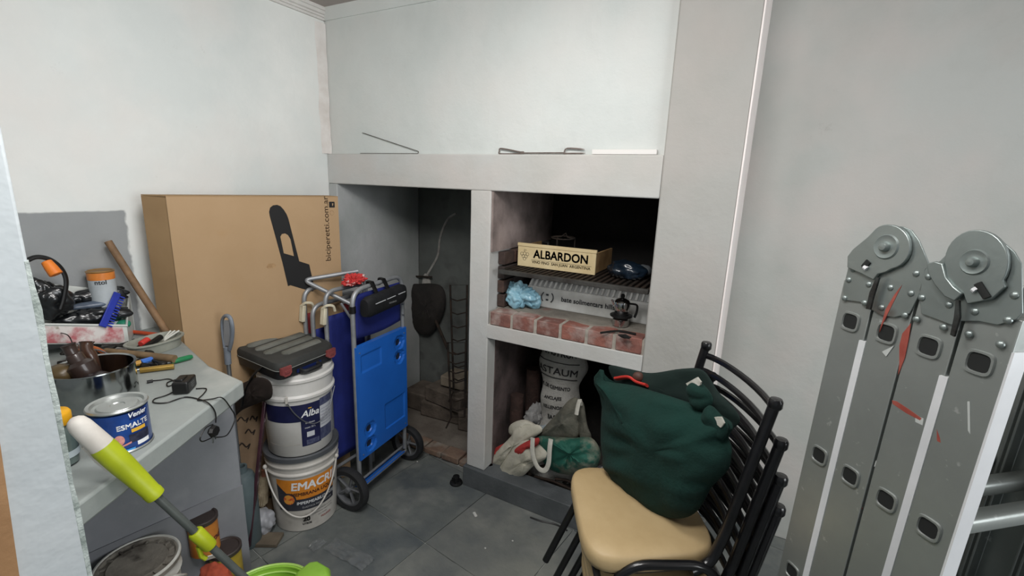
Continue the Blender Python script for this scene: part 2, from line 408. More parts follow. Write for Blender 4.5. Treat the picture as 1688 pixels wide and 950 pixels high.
# iron grill shelf
g = G(); g.bb((-1.005, 1.745, 1.110), (-.347, 1.763, 1.128)).bb((-1.005, 2.2, 1.110), (-.347, 2.215, 1.128))
gs = root('grill_shelf', (-.67, 1.98, 1.108), 'rusty iron grill shelf across the firebox under the wooden crate', 'grill')
m_iron = mat('rusty_iron', '#2b2927', '#463a32', rough=.75, metal=.6, scale=20, bump=.3)
m_irond = mat('iron_plate', '#4a4a47', '#35312e', rough=.7, metal=.3, scale=14, bump=.3)
obj('front_bar', G().bb((-1.005, 1.742, 1.106), (-.348, 1.762, 1.125)), m_irond, gs, bevel=.002)
obj('back_bar', G().bb((-1.005, 2.2, 1.106), (-.348, 2.215, 1.125)), m_iron, gs)
for k in range(26):
    x = -.995+k*.0255; obj('rod', G().bb((x, 1.762, 1.112), (x+.012, 2.2, 1.1245)), m_iron, gs)
# ================================================================== ON THE LEDGE
m_wire = mat('wire', '#5b5650', '#6f6a63', rough=.5, metal=.8, scale=60)
LZ = 1.6175
def ledge(px, y=YF+.012, z=LZ+.002):
    p = PY(px, 252, y); return V((p.x, y, z))
a = ledge(594); b = ledge(688)
p3 = PY(598, 219, YU-.004)
g = G().tube(fillet([a, b+V((.004, 0, .0)), b+V((.004, .004, .010)), p3+V((0, -.002, 0))], .004, 3), .0016, 6)
tag(obj('wire_hanger', g, m_wire), 'thin bent wire lying open like a V on the white ledge', 'wire')
a = ledge(823, YF+.013, LZ+.005); b = ledge(860, YF+.013, LZ+.005); c = ledge(930, YF+.013, LZ+.006); d = ledge(965, YF+.013, LZ+.005)
fk = root('barbecue_fork', ((a+d)/2).to_tuple(), 'long rusty barbecue fork lying on the ledge above the firebox', 'fork')
m_fork = mat('fork_iron', '#857a74', '#6b5f59', rough=.6, metal=.5, scale=40, bump=.2)
hz = V((0, 0, .005))
obj('handle_loop', G().tube(smooth([b+hz*.6, a+V((.012, 0, .018)), a+V((0, 0, .008)), a+V((.008, 0, -.003)), b-hz*.4], 5), .003, 6), m_fork, fk)
obj('collar', G().box(b+V((.003, 0, .002)), (.014, .007, .010)), m_fork, fk, bevel=.001)
obj('shaft', G().tube([b, c], .0028, 6), m_fork, fk)
obj('tines', G().tube(smooth([c, c+V((.012, 0, .017)), d+V((-.004, 0, .014))], 4), [.003]*8+[.001], 6).tube(smooth([c, c+V((.008, 0, -.002)), d+V((0, 0, 0))], 4), [.003]*8+[.001], 6), m_fork, fk)
a = ledge(977, YF+.012, LZ); b = ledge(1083, YF+.012, LZ)
tag(obj('plastic_strip', G().bb((a.x, YF+.003, LZ+.0005), (b.x, YF+.020, LZ+.018)), mat('strip_white', '#e3e0dc', rough=.5), bevel=.001), 'short white plastic trunking strip at right end of the ledge', 'strip')

# ================================================================== FIREBOX
SH = 1.1255
m_pine = mat('pine', '#d9c8a0', '#c9b488', rough=.6, scale=9, thr=(.3, .7), bump=.1)
m_pine_d = mat('pine_edge', '#b59468', '#8f6f4a', rough=.7, scale=12)
m_pine_in = mat('pine_dark_inside', '#2e2620', '#1d1916', rough=.9, scale=12)  # dark inside of the open crate, put into the pine colour
cr0 = V((-.985, 1.885, SH+.001)); cw = .377; chh = .112; cd = .24
cr = root('wine_crate', (cr0.x+cw/2, cr0.y+cd/2, cr0.z), 'pale pine wine crate lettered ALBARDON on the grill shelf', 'crate')
obj('front_panel', G().bb(cr0, cr0+V((cw, .010, chh-.020))), m_pine, cr, bevel=.001)
obj('top_slat', G().bb(cr0+V((-.002, -.002, chh-.019)), cr0+V((cw+.002, .012, chh-.004))), m_pine, cr, bevel=.0015)
obj('bottom_panel', G().bb(cr0+V((.001, .010, 0)), cr0+V((cw-.001, cd-.008, .006))), m_pine_in, cr)
obj('side_panel', G().bb(cr0+V((cw-.009, .010, .006)), cr0+V((cw-.001, cd, chh-.019))), m_pine_d, cr)
obj('side_panel', G().bb(cr0+V((.001, .010, .006)), cr0+V((.009, cd, chh-.019))), m_pine_d, cr)
obj('back_panel', G().bb(cr0+V((.009, cd-.008, .006)), cr0+V((cw-.009, cd, chh-.050))), m_pine_in, cr)
m_ink = mat('stamp_ink', '#2c2b26', rough=.8); m_ink2 = mat('stamp_ink_pale', '#6b6049', rough=.8)
fm = lambda ox, oz: (lambda x, y: (cr0.x+ox+x, cr0.y-.0008, cr0.z+oz+y))
text('lettering', 'ALBARDON', .053, fm(.213, .061), m_ink, cr, bold=.0013, sx=.93)
text('small_lettering', 'VINO FINO  SAN JUAN  ARGENTINA', .0175, fm(.215, .025), m_ink2, cr, bold=.0003, sx=.98)
g = G()
for (gx, gz) in ((.022, .058), (.036, .060), (.050, .058), (.029, .047), (.043, .047), (.036, .036)):
    g.tube([(cr0.x+gx+.0075*math.cos(t), cr0.y-.0006, cr0.z+gz+.0075*math.sin(t)) for t in [i*math.pi/6 for i in range(12)]], .0007, 4, closed=True)
g.tube([(cr0.x+.036, cr0.y-.0006, cr0.z+.067), (cr0.x+.033, cr0.y-.0006, cr0.z+.078), (cr0.x+.045, cr0.y-.0006, cr0.z+.076)], .0008, 4)
g.box((cr0.x+.215, cr0.y-.0005, cr0.z+.0355), (.29, .0006, .001))
obj('grape_emblem', g, m_ink, cr)
# scorched notch and rings on the crate
tz = cr0.z+chh-.056
cc = V((-.80, 1.975, tz+.002))
tv = root('iron_trivet', cc, 'round dark iron ring rack standing inside the wooden crate', 'trivet')
g = G().tube([cc+V((.055*math.cos(t), .045*math.sin(t), .080+.003*math.sin(t))) for t in [i*math.pi/12 for i in range(24)]], .003, 6, closed=True)
obj('ring', g, m_iron, tv)
for t in (0.3, 2.4, 4.5):
    q = cc+V((.055*math.cos(t), .045*math.sin(t), .080)); obj('foot', G().tube([q, V((q.x, q.y, cr0.z+.007))], .0028, 6), m_iron, tv)
obj('crossbar', G().tube([cc+V((-.05, 0, .08)), cc+V((-.01, 0, .084)), cc+V((.012, 0, .102)), cc+V((.02, 0, .084)), cc+V((.05, 0, .08))], .003, 6), m_iron, tv)
# blue-black plastic bag on shelf, and a pale crumpled scrap
c = PY(1032, 452, 1.93); m_dkbag = mat('dark_blue_plastic', '#0e161e', '#1a2836', rough=.3, scale=10, coat=.6)
tag(obj('plastic_bag', G().ico((c.x, 1.93, SH+.035), (.085, .07, .040), 4, 3, .18, 9, .35, 16, flatz=SH+.001), m_dkbag, sharp=60), 'crumpled dark blue plastic bag on the grill shelf right of the crate', 'bag')
c = PY(1066, 452, 1.95)
tag(obj('crumpled_paper', G().ico((c.x-.018, 1.99, SH+.030), (.030, .03, .030), 3, 5, .2, 14, .3, 20, flatz=SH+.001), mat('grey_scrap', '#54585c', '#3c4043', rough=.7)), 'small grey crumpled scrap beside the dark blue bag', 'scrap')
# light blue bag on the hearth
HZ = .9345
c = PZ(866, 520, HZ)
tag(obj('plastic_bag', G().ico((-.955, 1.86, HZ+.058), (.082, .055, .060), 5, 11, .2, 9, .75, 17, flatz=HZ+.001).ico((-.885, 1.875, HZ+.04), (.035, .03, .045), 4, 17, .3, 12, .5, 18, flatz=HZ+.001), mat('light_blue_plastic', '#93bccb', '#76a3b6', rough=.35, scale=12, coat=.3), sharp=60), 'crumpled light blue plastic bag on left of the brick hearth', 'bag')
# white ribbed foam tray leaning on edge under the shelf
m_foam = mat('foam_white', '#c9cac7', '#b4b5b1', rough=.6, scale=12)
x0, x1, yy = -.952, -.352, 1.925
ft = root('foam_tray', ((x0+x1)/2, yy+.05, HZ), 'long white ribbed tray with printed front behind the blue bag', 'tray')
g = G(); g.loft([[V((x, yy, HZ+.001)), V((x, yy+.012, HZ+.001)), V((x, yy+.03, HZ+.085)), V((x, yy+.020, HZ+.092)), V((x, yy+.012, HZ+.085))] for x in (x0, x1)])
obj('front_face', g, m_foam, ft, bevel=.002)
g = G(); g.loft([[V((x, yy+.02, HZ+.089)), V((x, yy+.03, HZ+.080)), V((x, yy+.09, HZ+.125)), V((x, yy+.085, HZ+.135))] for x in (x0, x1)])
obj('top_flap', g, mat('foam_grey', '#9d9f9e', rough=.6), ft)
n = 24
for k in range(n):
    x = x0+.008+k*(x1-x0-.016)/(n-1); p = V((x, yy+.02, HZ+.091)); q = V((x, yy+.084, HZ+.138))
    obj('rib', G().tube([p, (p+q)/2+V((0, -.002, .003)), q], .0065, 6), m_foam, ft)
sm = lambda ox, oz: (lambda x, y: (x0+ox+x, yy-.001+(.012/.085)*(oz+y), HZ+oz+y))
text('lettering', 'bate solimentars hills', .030, sm(.305, .050), mat('print_dark', '#34363a', rough=.7), ft, bold=.0007, sx=1.0)
g = G(); R3 = .026; ctr = V((x0+.108, yy-.0015+.012/.085*.05, HZ+.050))
for s_ in (-1, 1):
    g.tube([ctr+V((s_*.004+s_*R3*math.cos(t), (.012/.085)*R3*math.sin(t), R3*math.sin(t))) for t in [-.9+i*.3 for i in range(7)]], .0045, 6, flat=.5)
g.box(ctr+V((0, -.001, .012)), (.012, .002, .008)).box(ctr+V((0, -.002, -.012)), (.012, .002, .008))
obj('emblem', g, mat('print_dark', '#34363a'), ft)
# moka pot
m_chrome = mat('chrome', '#c8c8c8', rough=.16, metal=1); m_blackp = mat('black_plastic', '#141414', rough=.4)
c = V((-.468, 1.845, HZ+.001))
mk = root('stovetop_coffee_pot', c, 'small chrome stovetop coffee pot on right of the hearth', 'coffee pot')
obj('boiler', G().lathe([(.030, 0), (.034, .003), (.036, .03), (.026, .044)], c, n=10), m_chrome, mk)
obj('waist', G().lathe([(.028, .043), (.032, .046), (.032, .054), (.027, .057)], c, n=24), m_blackp, mk)
obj('body', G().lathe([(.025, .056), (.029, .060), (.035, .090), (.033, .103)], c, n=10), m_chrome, mk)
obj('lid', G().lathe([(.033, .103), (.026, .112), (.008, .119), (.003, .120)], c, n=10), m_chrome, mk)
obj('knob', G().lathe([(.005, .118), (.009, .124), (.009, .132), (.004, .137)], c, n=12), m_blackp, mk)
obj('handle', G().tube(smooth([c+V((.032, .0, .10)), c+V((.060, 0, .098)), c+V((.062, 0, .07)), c+V((.055, 0, .045))], 4), .006, 6, flat=.6), m_blackp, mk)
obj('spout', G().tube([c+V((-.030, 0, .088)), c+V((-.046, 0, .106))], [.008, .004], 6), m_chrome, mk)
obj('base_flange', G().lathe([(.040, .040), (.046, .042), (.046, .048), (.040, .050)], c, n=24), m_blackp, mk)
a = PZ(990, 549, HZ+.004); b = PZ(1020, 546, HZ+.004); d = PZ(1048, 551, HZ+.004)
tag(obj('burnt_stick', G().tube(smooth([a, b, d], 5), .0045, 6), mat('char', '#131211', rough=.9)), 'thin black burnt stick lying on the hearth front', 'stick')
a = PZ(1020, 553, HZ+.006)
tag(obj('charcoal_piece', G().ico(a+V((.022, 0, 0)), (.026, .009, .007), 3, 4, .35, 50, .6, 70), mat('char', '#131211')), 'crumbly charcoal bit beside the burnt stick', 'charcoal')

# ================================================================== LOWER NICHE
m_sack = mat('woven_white', '#b5b3ae', '#97958f', rough=.75, scale=6, bump=.5, bscale=120)
sx, sy = -.765, 1.99
sk = root('cement_sack', (sx, sy, .052), 'tall white woven sack with black lettering under the hearth', 'sack')
def sack_r(t, a):
    z = .052+t*(.70)
    w = .100+.012*math.sin(t*9)+.010*math.sin(t*23+1); fold = .006*noise.noise(V((math.cos(a)*3, math.sin(a)*3, t*9)))+.008*abs(math.sin(a*2.5+t*12))*.5
    bulge = 1.0+(.35*max(0, .25-t)/.25)
    cx = sx-.02*(1-t)-.03*max(0, .4-t)
    r = (w+fold)*bulge
    return V((cx+r*math.cos(a), sy+r*.62*math.sin(a), z))
g = G(); g.loft([[sack_r(i/50, 2*math.pi*j/40) for j in range(40)] for i in range(51)])
obj('sack_body', g, m_sack, sk, sharp=80)
def sack_t(t0, a0, tilt=0):
    def f(x, y):
        a = -math.pi/2-.15+x/.10; t = (t0*.70+y+tilt*x)/.70; p = sack_r(t, a); c0 = sack_r(t, a)
        n_ = V((math.cos(a), math.sin(a)*.8, 0)).normalized(); return p+n_*.003
    return f
m_print = mat('sack_print', '#2b2a2a', rough=.8)
for (t0, s_, txt) in ((.955, .040, 'CONSTRUM'), (.83, .050, 'PASTAUM'), (.70, .026, 'M. DE CEMENTO'), (.62, .022, 'ANCLAJES'), (.55, .024, 'RELLENOS'), (.47, .034, 'BAR')):
    text('lettering', txt, s_, sack_t(t0, 0, .12 if t0 < .7 else 0), m_print, sk, bold=.0007, sx=.95)
for t0 in (.78, .895):
    obj('printed_band', G().tube([sack_r(t0, -2.7+i*.1)+V((math.cos(-2.7+i*.1), math.sin(-2.7+i*.1), 0))*.002 for i in range(22)], .0025, 4), m_print, sk)
tag(obj('paper_bag', G().ico((-.895, 1.98, .33), (.05, .05, .07), 4, 21, .3, 22, .6, 42), mat('pale_bag', '#8f8f8e', '#747371', rough=.7), sharp=60), 'crumpled pale grey bag wedged left of the tall sack', 'bag')
tag(obj('pale_blue_rag', G().ico((-.85, 1.905, .285), (.075, .05, .045), 4, 23, .3, 20, .6, 38, R=RY(-15)), mat('pale_blue_cloth', '#a3acb0', '#8d979c', rough=.8), sharp=60), 'pale blue rag in front of the foot of the sack', 'rag')
# clay pipes leaning on the left lining
for k, (x, y, z1, r) in enumerate(((-.995, 1.93, .44, .038), (-.955, 2.03, .56, .042), (-.93, 2.20, .62, .045))):
    tag(obj('firewood_log', G().tube([(x, y, .052), (x+.01, y+.01, z1*.6), (x+.004, y+.02, z1)], [r, r*.95, r*.9], 14), mat('log_dark', '#43302a', '#2d211d', rough=.9, scale=14, bump=.6)), ['short brown log standing against the left side of lower niche', 'taller brown log standing behind the short one', 'tallest brown log at the back of lower niche'][k], 'log', 'logs in the lower niche')
# cloth and bags at the mouth of the niche
m_cream = mat('cream_cloth', '#c4c0b2', '#a7a494', rough=.9, scale=7, bump=.4, bscale=40)
m_red = mat('red_cloth', '#b43a36', '#93302e', rough=.9, scale=14, bump=.3)
m_gbag = mat('green_bag', '#1f5a4c', '#8a8777', rough=.75, scale=5, thr=(.47, .58), bump=.4, bscale=30, c3='#3f4a3f', s3=9, t3=(.5, .7))
def ribbon(pts, w, th_, up=(0, -1, .3), k=6):
    return G().tube(smooth(pts, k), w, 8, flat=th_/w, up=up)
def Q(x, y, Y): return PY(x, y, Y)
cb = root('cloth_bag', Q(850, 760, 1.80), 'cream and red cloth bag slumped over the plinth edge', 'bag')
def sheet(outer, Y, puff, seed, mm, parent, name, nr=7, zmin=None):
    """soft puffed cloth piece from a photo outline lying near plane y=Y"""
    k = len(outer); c2 = (sum(p[0] for p in outer)/k, sum(p[1] for p in outer)/k)
    sm_ = smooth([V((p[0], p[1], 0)) for p in outer], 4, True)
    def ring(s, side):
        out = []
        for p in sm_:
            x = c2[0]+(p.x-c2[0])*s; y = c2[1]+(p.y-c2[1])*s
            d = puff*(1-s**2.2)**.6*side*.8
            b = PY(x, y, Y); nn = noise.noise(V((b.x*14+seed, b.z*14, seed)))*.4+abs(noise.noise(V((b.x*26, b.z*26+seed, 2))))*.8+abs(noise.noise(V((b.x*60, b.z*45+seed, 5))))*.45
            q = PY(x, y, Y-d*(1+nn)-.012*nn*(1-s))
            if zmin is not None: q.z = max(q.z, zmin)
            out.append(q)
        return out
    ss = [.06, .25, .45, .62, .78, .90, .97, 1.0]
    rings = [ring(s, 1) for s in ss]+[ring(s, -.6) for s in ss[::-1]]
    return obj(name, G().loft(rings), mm, parent, sharp=70)
sheet([(815, 790), (838, 750), (862, 725), (892, 735), (905, 752), (880, 768), (862, 785), (835, 797)], 1.80, .035, 2, m_cream, cb, 'body')
sheet([(803, 768), (818, 745), (842, 720), (850, 706), (885, 700), (893, 712), (868, 728), (846, 742), (828, 768), (812, 772)], 1.82, .022, 5, m_cream, cb, 'strap')
sheet([(840, 716), (842, 700), (865, 692), (888, 704), (885, 714), (860, 722)], 1.845, .03, 8, m_cream, cb, 'fold')
sheet([(784, 778), (797, 768), (806, 768), (812, 782), (806, 790), (790, 788)], 1.795, .018, 9, m_red, cb, 'red_cord', zmin=.109)
sheet([(805, 762), (813, 742), (835, 730), (838, 738), (820, 752), (812, 766)], 1.83, .012, 12, m_red, cb, 'red_trim')
sheet([(848, 742), (868, 728), (888, 722), (886, 735), (866, 742), (856, 752)], 1.775, .014, 15, m_red, cb, 'red_trim')
gb = root('carrier_bag', Q(945, 780, 1.84), 'worn green and grey carrier bag with white handles under the hearth', 'bag')
sheet([(885, 722), (910, 720), (945, 722), (975, 722), (990, 745), (985, 768), (965, 780), (935, 783), (908, 775), (892, 755)], 1.83, .07, 21, m_gbag, gb, 'bag_body')
m_gb2 = mat('grey_green_cloth', '#6f6c60', '#4f5048', rough=.85, scale=8, bump=.4)
sheet([(886, 720), (897, 705), (920, 680), (938, 660), (952, 657), (958, 690), (952, 722), (925, 724), (905, 724)], 1.86, .03, 24, m_gb2, gb, 'upper_fold')
sheet([(950, 660), (962, 665), (968, 700), (975, 722), (960, 730), (952, 700)], 1.855, .02, 26, m_gb2, gb, 'side_fold')
m_hand = mat('white_webbing', '#c9c7bd', '#b0aea3', rough=.8, bump=.3)
obj('handle', ribbon([Q(878, 722, 1.745), Q(878, 748, 1.735), Q(886, 770, 1.73), (Q(897, 776, 1.73)), Q(904, 765, 1.735), Q(906, 740, 1.74), Q(908, 724, 1.75)], .011, .003), m_hand, gb)
obj('handle', ribbon([Q(950, 684, 1.79), Q(953, 668, 1.80), Q(956, 660, 1.81), Q(957, 668, 1.82)], .009, .003), m_hand, gb)
m_deb = mat('debris_wood', '#4a3c33', '#2f2823', rough=.9, scale=12, bump=.5)
deb = [((865, 785), (872, 815), .016, 'short brown stick upright among rubble below the cloth bag'), ((880, 800), (945, 835), .012, 'long dark wooden slat lying behind the plinth'), ((885, 772), (935, 762), .014, 'reddish wood scrap lying under the carrier bag'), ((915, 790), (950, 800), .012, 'short dark stick lying at the mouth of lower niche')]
for a, b, r, lab in deb:
    p = PY(*a, 1.87); q = PY(*b, 1.87); p.z = max(p.z, .07); q.z = max(q.z, .07)
    tag(obj('wood_scrap', G().tube([p, (p+q)/2+V((0, .01, .004)), q], r, 6, flat=.6), m_deb, bevel=.002), lab, 'wood', 'wood scraps in the lower niche')
rnd = random.Random(5); g = G()
for k in range(60):
    x = rnd.uniform(-.98, -.38); y = rnd.uniform(1.84, 2.2); r = rnd.uniform(.010, .028)
    g.ico((x, y, .052+r*.5), (r, r*.8, r*.6), 1, k, .3, 20)
tag(obj('rubble', g, mat('rubble', '#4b4540', '#33302c', rough=.95), flat=True), 'dark rubble and coal pieces strewn on lower niche floor', 'rubble', kind='stuff')

# ================================================================== LEFT TALL NICHE
FZ = .033
# dark coat or bag hanging on the back wall
c = PY(700, 500, 2.30)
hb = root('hanging_bag', (c.x, NB-.06, c.z-.13), 'dark bag hanging on the back wall inside the left opening', 'bag')
m_dk = mat('dark_cloth', '#232120', '#2f2b28', rough=.9, scale=6, bump=.4)
sheet([(672, 474), (690, 468), (725, 470), (735, 492), (728, 525), (708, 552), (686, 545), (672, 520)], 2.33, .05, 31, m_dk, hb, 'bag_body')
obj('carrying_pole', G().tube([PY(672, 455, 2.35), PY(712, 457, 2.35)], .006, 8), m_iron, hb)
# a broom handle leaning
tag(obj('metal_pole', G().tube([PY(738, 575, 2.2)+V((0, 0, 0)), PY(712, 515, 2.33), PY(700, 480, 2.36)], .010, 8), m_iron), 'thin dark pole leaning under the hanging bag', 'pole')
# grill grates standing upright at the right
for k, (xa, ya, xb, yb, Y, lab) in enumerate(((742, 470, 770, 645, 2.10, 'tall black iron grate leaning on the pillar inside the left opening'), (738, 565, 768, 688, 1.98, 'lower black iron grate with bent legs inside the left opening'))):
    A = PY(xa, ya, Y); B = PY(xb, ya, Y); C_ = PY(xb-2, yb, Y-.04); D = PY(xa+6, yb, Y-.04)
    for q in (C_, D): q.z = max(q.z, FZ+.012)
    B.x = min(B.x, -1.165); C_.x = min(C_.x, -1.165)
    r_ = root('iron_grate', ((C_+D)/2).to_tuple(), lab, 'grate', 'iron grates in the left opening')
    obj('frame', G().tube([A, B, C_, D], .006, 6, closed=True), m_iron, r_)
    for j in range(1, 8):
        t = j/8; obj('bar', G().tube([A.lerp(D, t), A.lerp(D, t).lerp(B.lerp(C_, t), .5)+V((0, -.015, -.01)), B.lerp(C_, t)], .004, 6), m_iron, r_)
    obj('leg', G().tube([D, D+V((-.015, -.03, -min(.06, D.z-FZ-.003)))], .005, 6), m_iron, r_)
# bricks and blocks stacked at back
m_blk = mat('old_block', '#6b6157', '#4e463f', rough=.95, scale=9, bump=.5)
bl = [(-1.60, 2.23, .0, .34, .22, .10, 5), (-1.58, 2.22, .10, .30, .22, .10, -7), (-1.34, 2.20, .0, .26, .20, .12, 8), (-1.36, 2.24, .12, .28, .18, .09, -4), (-1.50, 2.25, .21, .30, .16, .07, 3), (-1.82, 2.24, 0, .22, .2, .12, 0)]
labs = ['old grey block at the bottom of the pile in left opening', 'old block second in the left pile of left opening', 'old block on the floor next to the pillar side', 'old block resting on the right hand block pile', 'pale slab lying on top of the block pile', 'old block on the floor in the dark left corner']
for (x, y, z, w, d, h, a), lab in zip(bl, labs):
    tag(obj('stone_block', G().box((x, y, FZ+z+h/2), (w, d, h-.002), RZ(a)), m_blk if z < .2 else mat('pale_slab', '#8d8272', '#756b5e', rough=.95, scale=8, bump=.4), bevel=.008), lab, 'block', 'blocks piled in the left opening')
# pale plaster ridge and lump on the niche back wall, parts of the masonry
m_rdg = mat('pale_ridge', '#b0aea8', '#8d8a85', rough=.9, scale=20)
obj('plaster_ridge', G().tube(smooth([PY(703, 455, 2.378), PY(712, 440, 2.378), PY(722, 420, 2.378), PY(726, 390, 2.378), PY(738, 362, 2.378), PY(752, 352, 2.378)], 5), .0075, 6), m_rdg, bq)
obj('plaster_lump', G().ico(PY(702, 466, 2.378), (.032, .012, .055), 3, 2, .3, 20), m_rdg, bq)
# ================================================================== COUNTER
CZ = .90
m_cem = mat('grey_cement_paint', '#9aa09d', '#878d8b', rough=.42, scale=4, thr=(.3, .7), bump=.15, bscale=20, c3='#a9aca8', s3=7, t3=(.55, .8), rvar=.15)
m_cemf = mat('grey_front_paint', '#8c8e94', '#7b7e83', rough=.6, scale=4, thr=(.3, .7), bump=.2, bscale=16, c3='#9a9b9f', s3=6, t3=(.55, .8))
A = PZ(401, 628, CZ); B = PZ(147, 818, CZ)
cdv = (A-B).normalized(); cnv = V((cdv.y, -cdv.x, 0))          # along the front edge, and out of it
B2 = B-cdv*((B.y-.203)/cdv.y)
ct = root('work_counter', (-1.65, .5, 0), 'grey painted cement work counter covered in tools on the left wall', 'counter')
M1 = PZ(345, 603, CZ)
top = [(XL+.001, .862), (-1.83, .838), (M1.x, M1.y), (A.x, A.y), (B2.x, B2.y), (XL+.001, B2.y)]
obj('worktop', G().prism(top, lambda x, y, h: (x, y, CZ-.05+h), .05), m_cem, ct, bevel=.006)
PA = V((-1.43, .784, 0)); pdv = V((.15, .989, 0)).normalized(); pnv = V((pdv.y, -pdv.x, 0))
PB = PA-pdv*((PA.y-.203)/pdv.y)
obj('front_panel', G().prism([(PA.x, PA.y), (PB.x, PB.y), (PB.x-.07, PB.y), (PA.x-.07, PA.y-.02)], lambda x, y, h: (x, y, h), CZ-.051), m_cemf, ct, bevel=.004)
obj('end_panel', G().prism([(PA.x-.001, PA.y), (PA.x-.071, PA.y-.02), (-1.83, .77), (XL+.001, .77), (XL+.001, .84), (-1.83, .825)], lambda x, y, h: (x, y, h), CZ-.051), m_cemf, ct)
def FPN(px, py, lift=0):                            # point hanging just in front of the worktop edge
    v = ray(px, py); t = (A-EYEV).dot(cnv)/v.dot(cnv); return EYEV+v*t+cnv*lift
def FPL(px, py):
    v = ray(px, py); t = (PA-EYEV).dot(pnv)/v.dot(pnv); return EYEV+v*t
k0, k1 = FPL(60, 950), FPL(388, 804); k1 = V((PA.x, PA.y, k1.z))
g = G(); g.loft([[V((k.x, k.y, 0)), V((k.x, k.y, k.z)), V((k.x, k.y, k.z))+pnv*.004, V((k.x, k.y, 0))+pnv*.004] for k in (k0, k1)])
tag(obj('kick_board', g, mat('kick_paint', '#828489', '#74767b', rough=.6, scale=5), ct, flat=True), 'darker grey band along the foot of the counter front')

# ---- cardboard bicycle box in the corner
m_card = mat('cardboard', '#ad9170', '#a48866', rough=.85, scale=3, thr=(.3, .7), bump=.06, bscale=90, c3='#a88860', s3=5, t3=(.62, .85))
m_cardd = mat('cardboard_side', '#9f835f', '#937755', rough=.85, scale=4)
BZ = 1.412
F0 = PZ(273, 324, BZ); F1 = PZ(557, 325, BZ); Kb = PZ(232, 322, BZ)
ud = (F1-F0).normalized(); nd = V((ud.y, -ud.x, 0)); wd_ = (F1-F0).length
dep = (Kb-F0).length; bk = (Kb-F0).normalized()
Kb.x = max(Kb.x, XL+.004); K1 = V((XL+.02, F1.y-.02, BZ))
K1 = F1-nd*(dep*.95)
K1.x = max(K1.x, XL+.004)
bx = root('cardboard_box', ((F0.x+K1.x)/2, (F0.y+F1.y)/2, .001), 'tall brown cardboard bicycle box standing against the left wall', 'box')
ft_ = [(F0.x, F0.y), (F1.x, F1.y), (K1.x, K1.y), (Kb.x, Kb.y)]
fpl = [(F0.x, F0.y), (F1.x, F1.y), (F1.x-nd.x*.006, F1.y-nd.y*.006), (F0.x-nd.x*.006, F0.y-nd.y*.006)]
obj('front_panel', G().prism(fpl, lambda x, y, h: (x, y, .001+h), BZ-.001), m_card, bx, bevel=.001)
sp = [(F0.x-nd.x*.0065, F0.y-nd.y*.0065), (Kb.x, Kb.y), (Kb.x+ud.x*.006, Kb.y+ud.y*.006), (F0.x-nd.x*.0065+ud.x*.006, F0.y-nd.y*.0065+ud.y*.006)]
obj('side_panel', G().prism(sp, lambda x, y, h: (x, y, .001+h), BZ-.002), m_cardd, bx)
sp = [(F1.x-nd.x*.0065, F1.y-nd.y*.0065), (K1.x, K1.y), (K1.x-ud.x*.006, K1.y-ud.y*.006), (F1.x-nd.x*.0065-ud.x*.006, F1.y-nd.y*.0065-ud.y*.006)]
obj('side_panel', G().prism(sp, lambda x, y, h: (x, y, .001+h), BZ-.002), m_cardd, bx)
bp_ = [(Kb.x, Kb.y), (K1.x, K1.y), (K1.x+.004, K1.y), (Kb.x+.004, Kb.y+.006)]
obj('back_panel', G().prism([(Kb.x+.001, Kb.y+.007), (K1.x+.001, K1.y-.007), (K1.x+.006, K1.y-.007), (Kb.x+.006, Kb.y+.007)], lambda x, y, h: (x, y, .001+h), BZ-.002), m_cardd, bx)
obj('top_flap', G().prism([(F0.x+.0, F0.y), (F1.x, F1.y), (K1.x+.001, K1.y), (Kb.x+.001, Kb.y)], lambda x, y, h: (x, y, BZ+h-.0005), .004), m_cardd, bx)
def FP(px, py, lift=.0):
    """photo point on the front face plane"""
    v = ray(px, py); t = (F0-EYEV).dot(nd)/v.dot(nd); return EYEV+v*t+nd*lift
def F2(px, py):
    p = FP(px, py); return ((p-F0).dot(ud), p.z)
fmap_box = lambda x, y, h: F0*1+ud*x+nd*(.0004+h)+V((0, 0, y-F0.z))
m_blk2 = mat('black_print', '#181819', rough=.75)
def sc(cx, cy): return F2(220+cx*.27376, 300+cy*.27376)
out = [sc(*p) for p in ((820, 205), (816, 180), (822, 155), (840, 141), (865, 138), (885, 146), (905, 168), (922, 195), (932, 220), (960, 330), (998, 478), (1058, 497), (1090, 640), (1080, 660), (1020, 645), (945, 622), (930, 628), (895, 480), (860, 350))]
hole = [sc(*p) for p in ((884, 330), (893, 314), (912, 310), (930, 320), (945, 345), (966, 447), (905, 430))]
# outline with the slot cut out: bridge from outline point to slot
bm = bmesh.new()
vo = [bm.verts.new(fmap_box(x, y, .0006)) for x, y in out]; vh = [bm.verts.new(fmap_box(x, y, .0006)) for x, y in hole]
ed = [bm.edges.new((vo[i], vo[(i+1) % len(vo)])) for i in range(len(vo))]+[bm.edges.new((vh[i], vh[(i+1) % len(vh)])) for i in range(len(vh))]
bmesh.ops.triangle_fill(bm, edges=ed, use_beauty=True)
bm.verts.index_update(); g = G(); g.add([v.co.copy() for v in bm.verts], [[v.index for v in f.verts] for f in bm.faces]); bm.free()
obj('printed_shape', g, m_blk2, bx, flat=True)
p0 = FP(539, 378); zz = V((0, 0, 1))
text('web_address', 'biciperetti.com.ar', .0345, lambda x, y: p0+zz*x-ud*y+nd*.0008, mat('print_brown', '#5d4a38', rough=.8), bx, bold=.0002, sx=1.18)
g = G(); q = FP(547, 337.5); g.prism([(-.011, -.013), (.011, -.013), (.013, -.011), (.013, .011), (.011, .013), (-.011, .013), (-.013, .011), (-.013, -.011)], lambda x, y, h: q+ud*x+zz*y+nd*(.0003+h), .0005)
obj('emblem', g, m_blk2, bx)
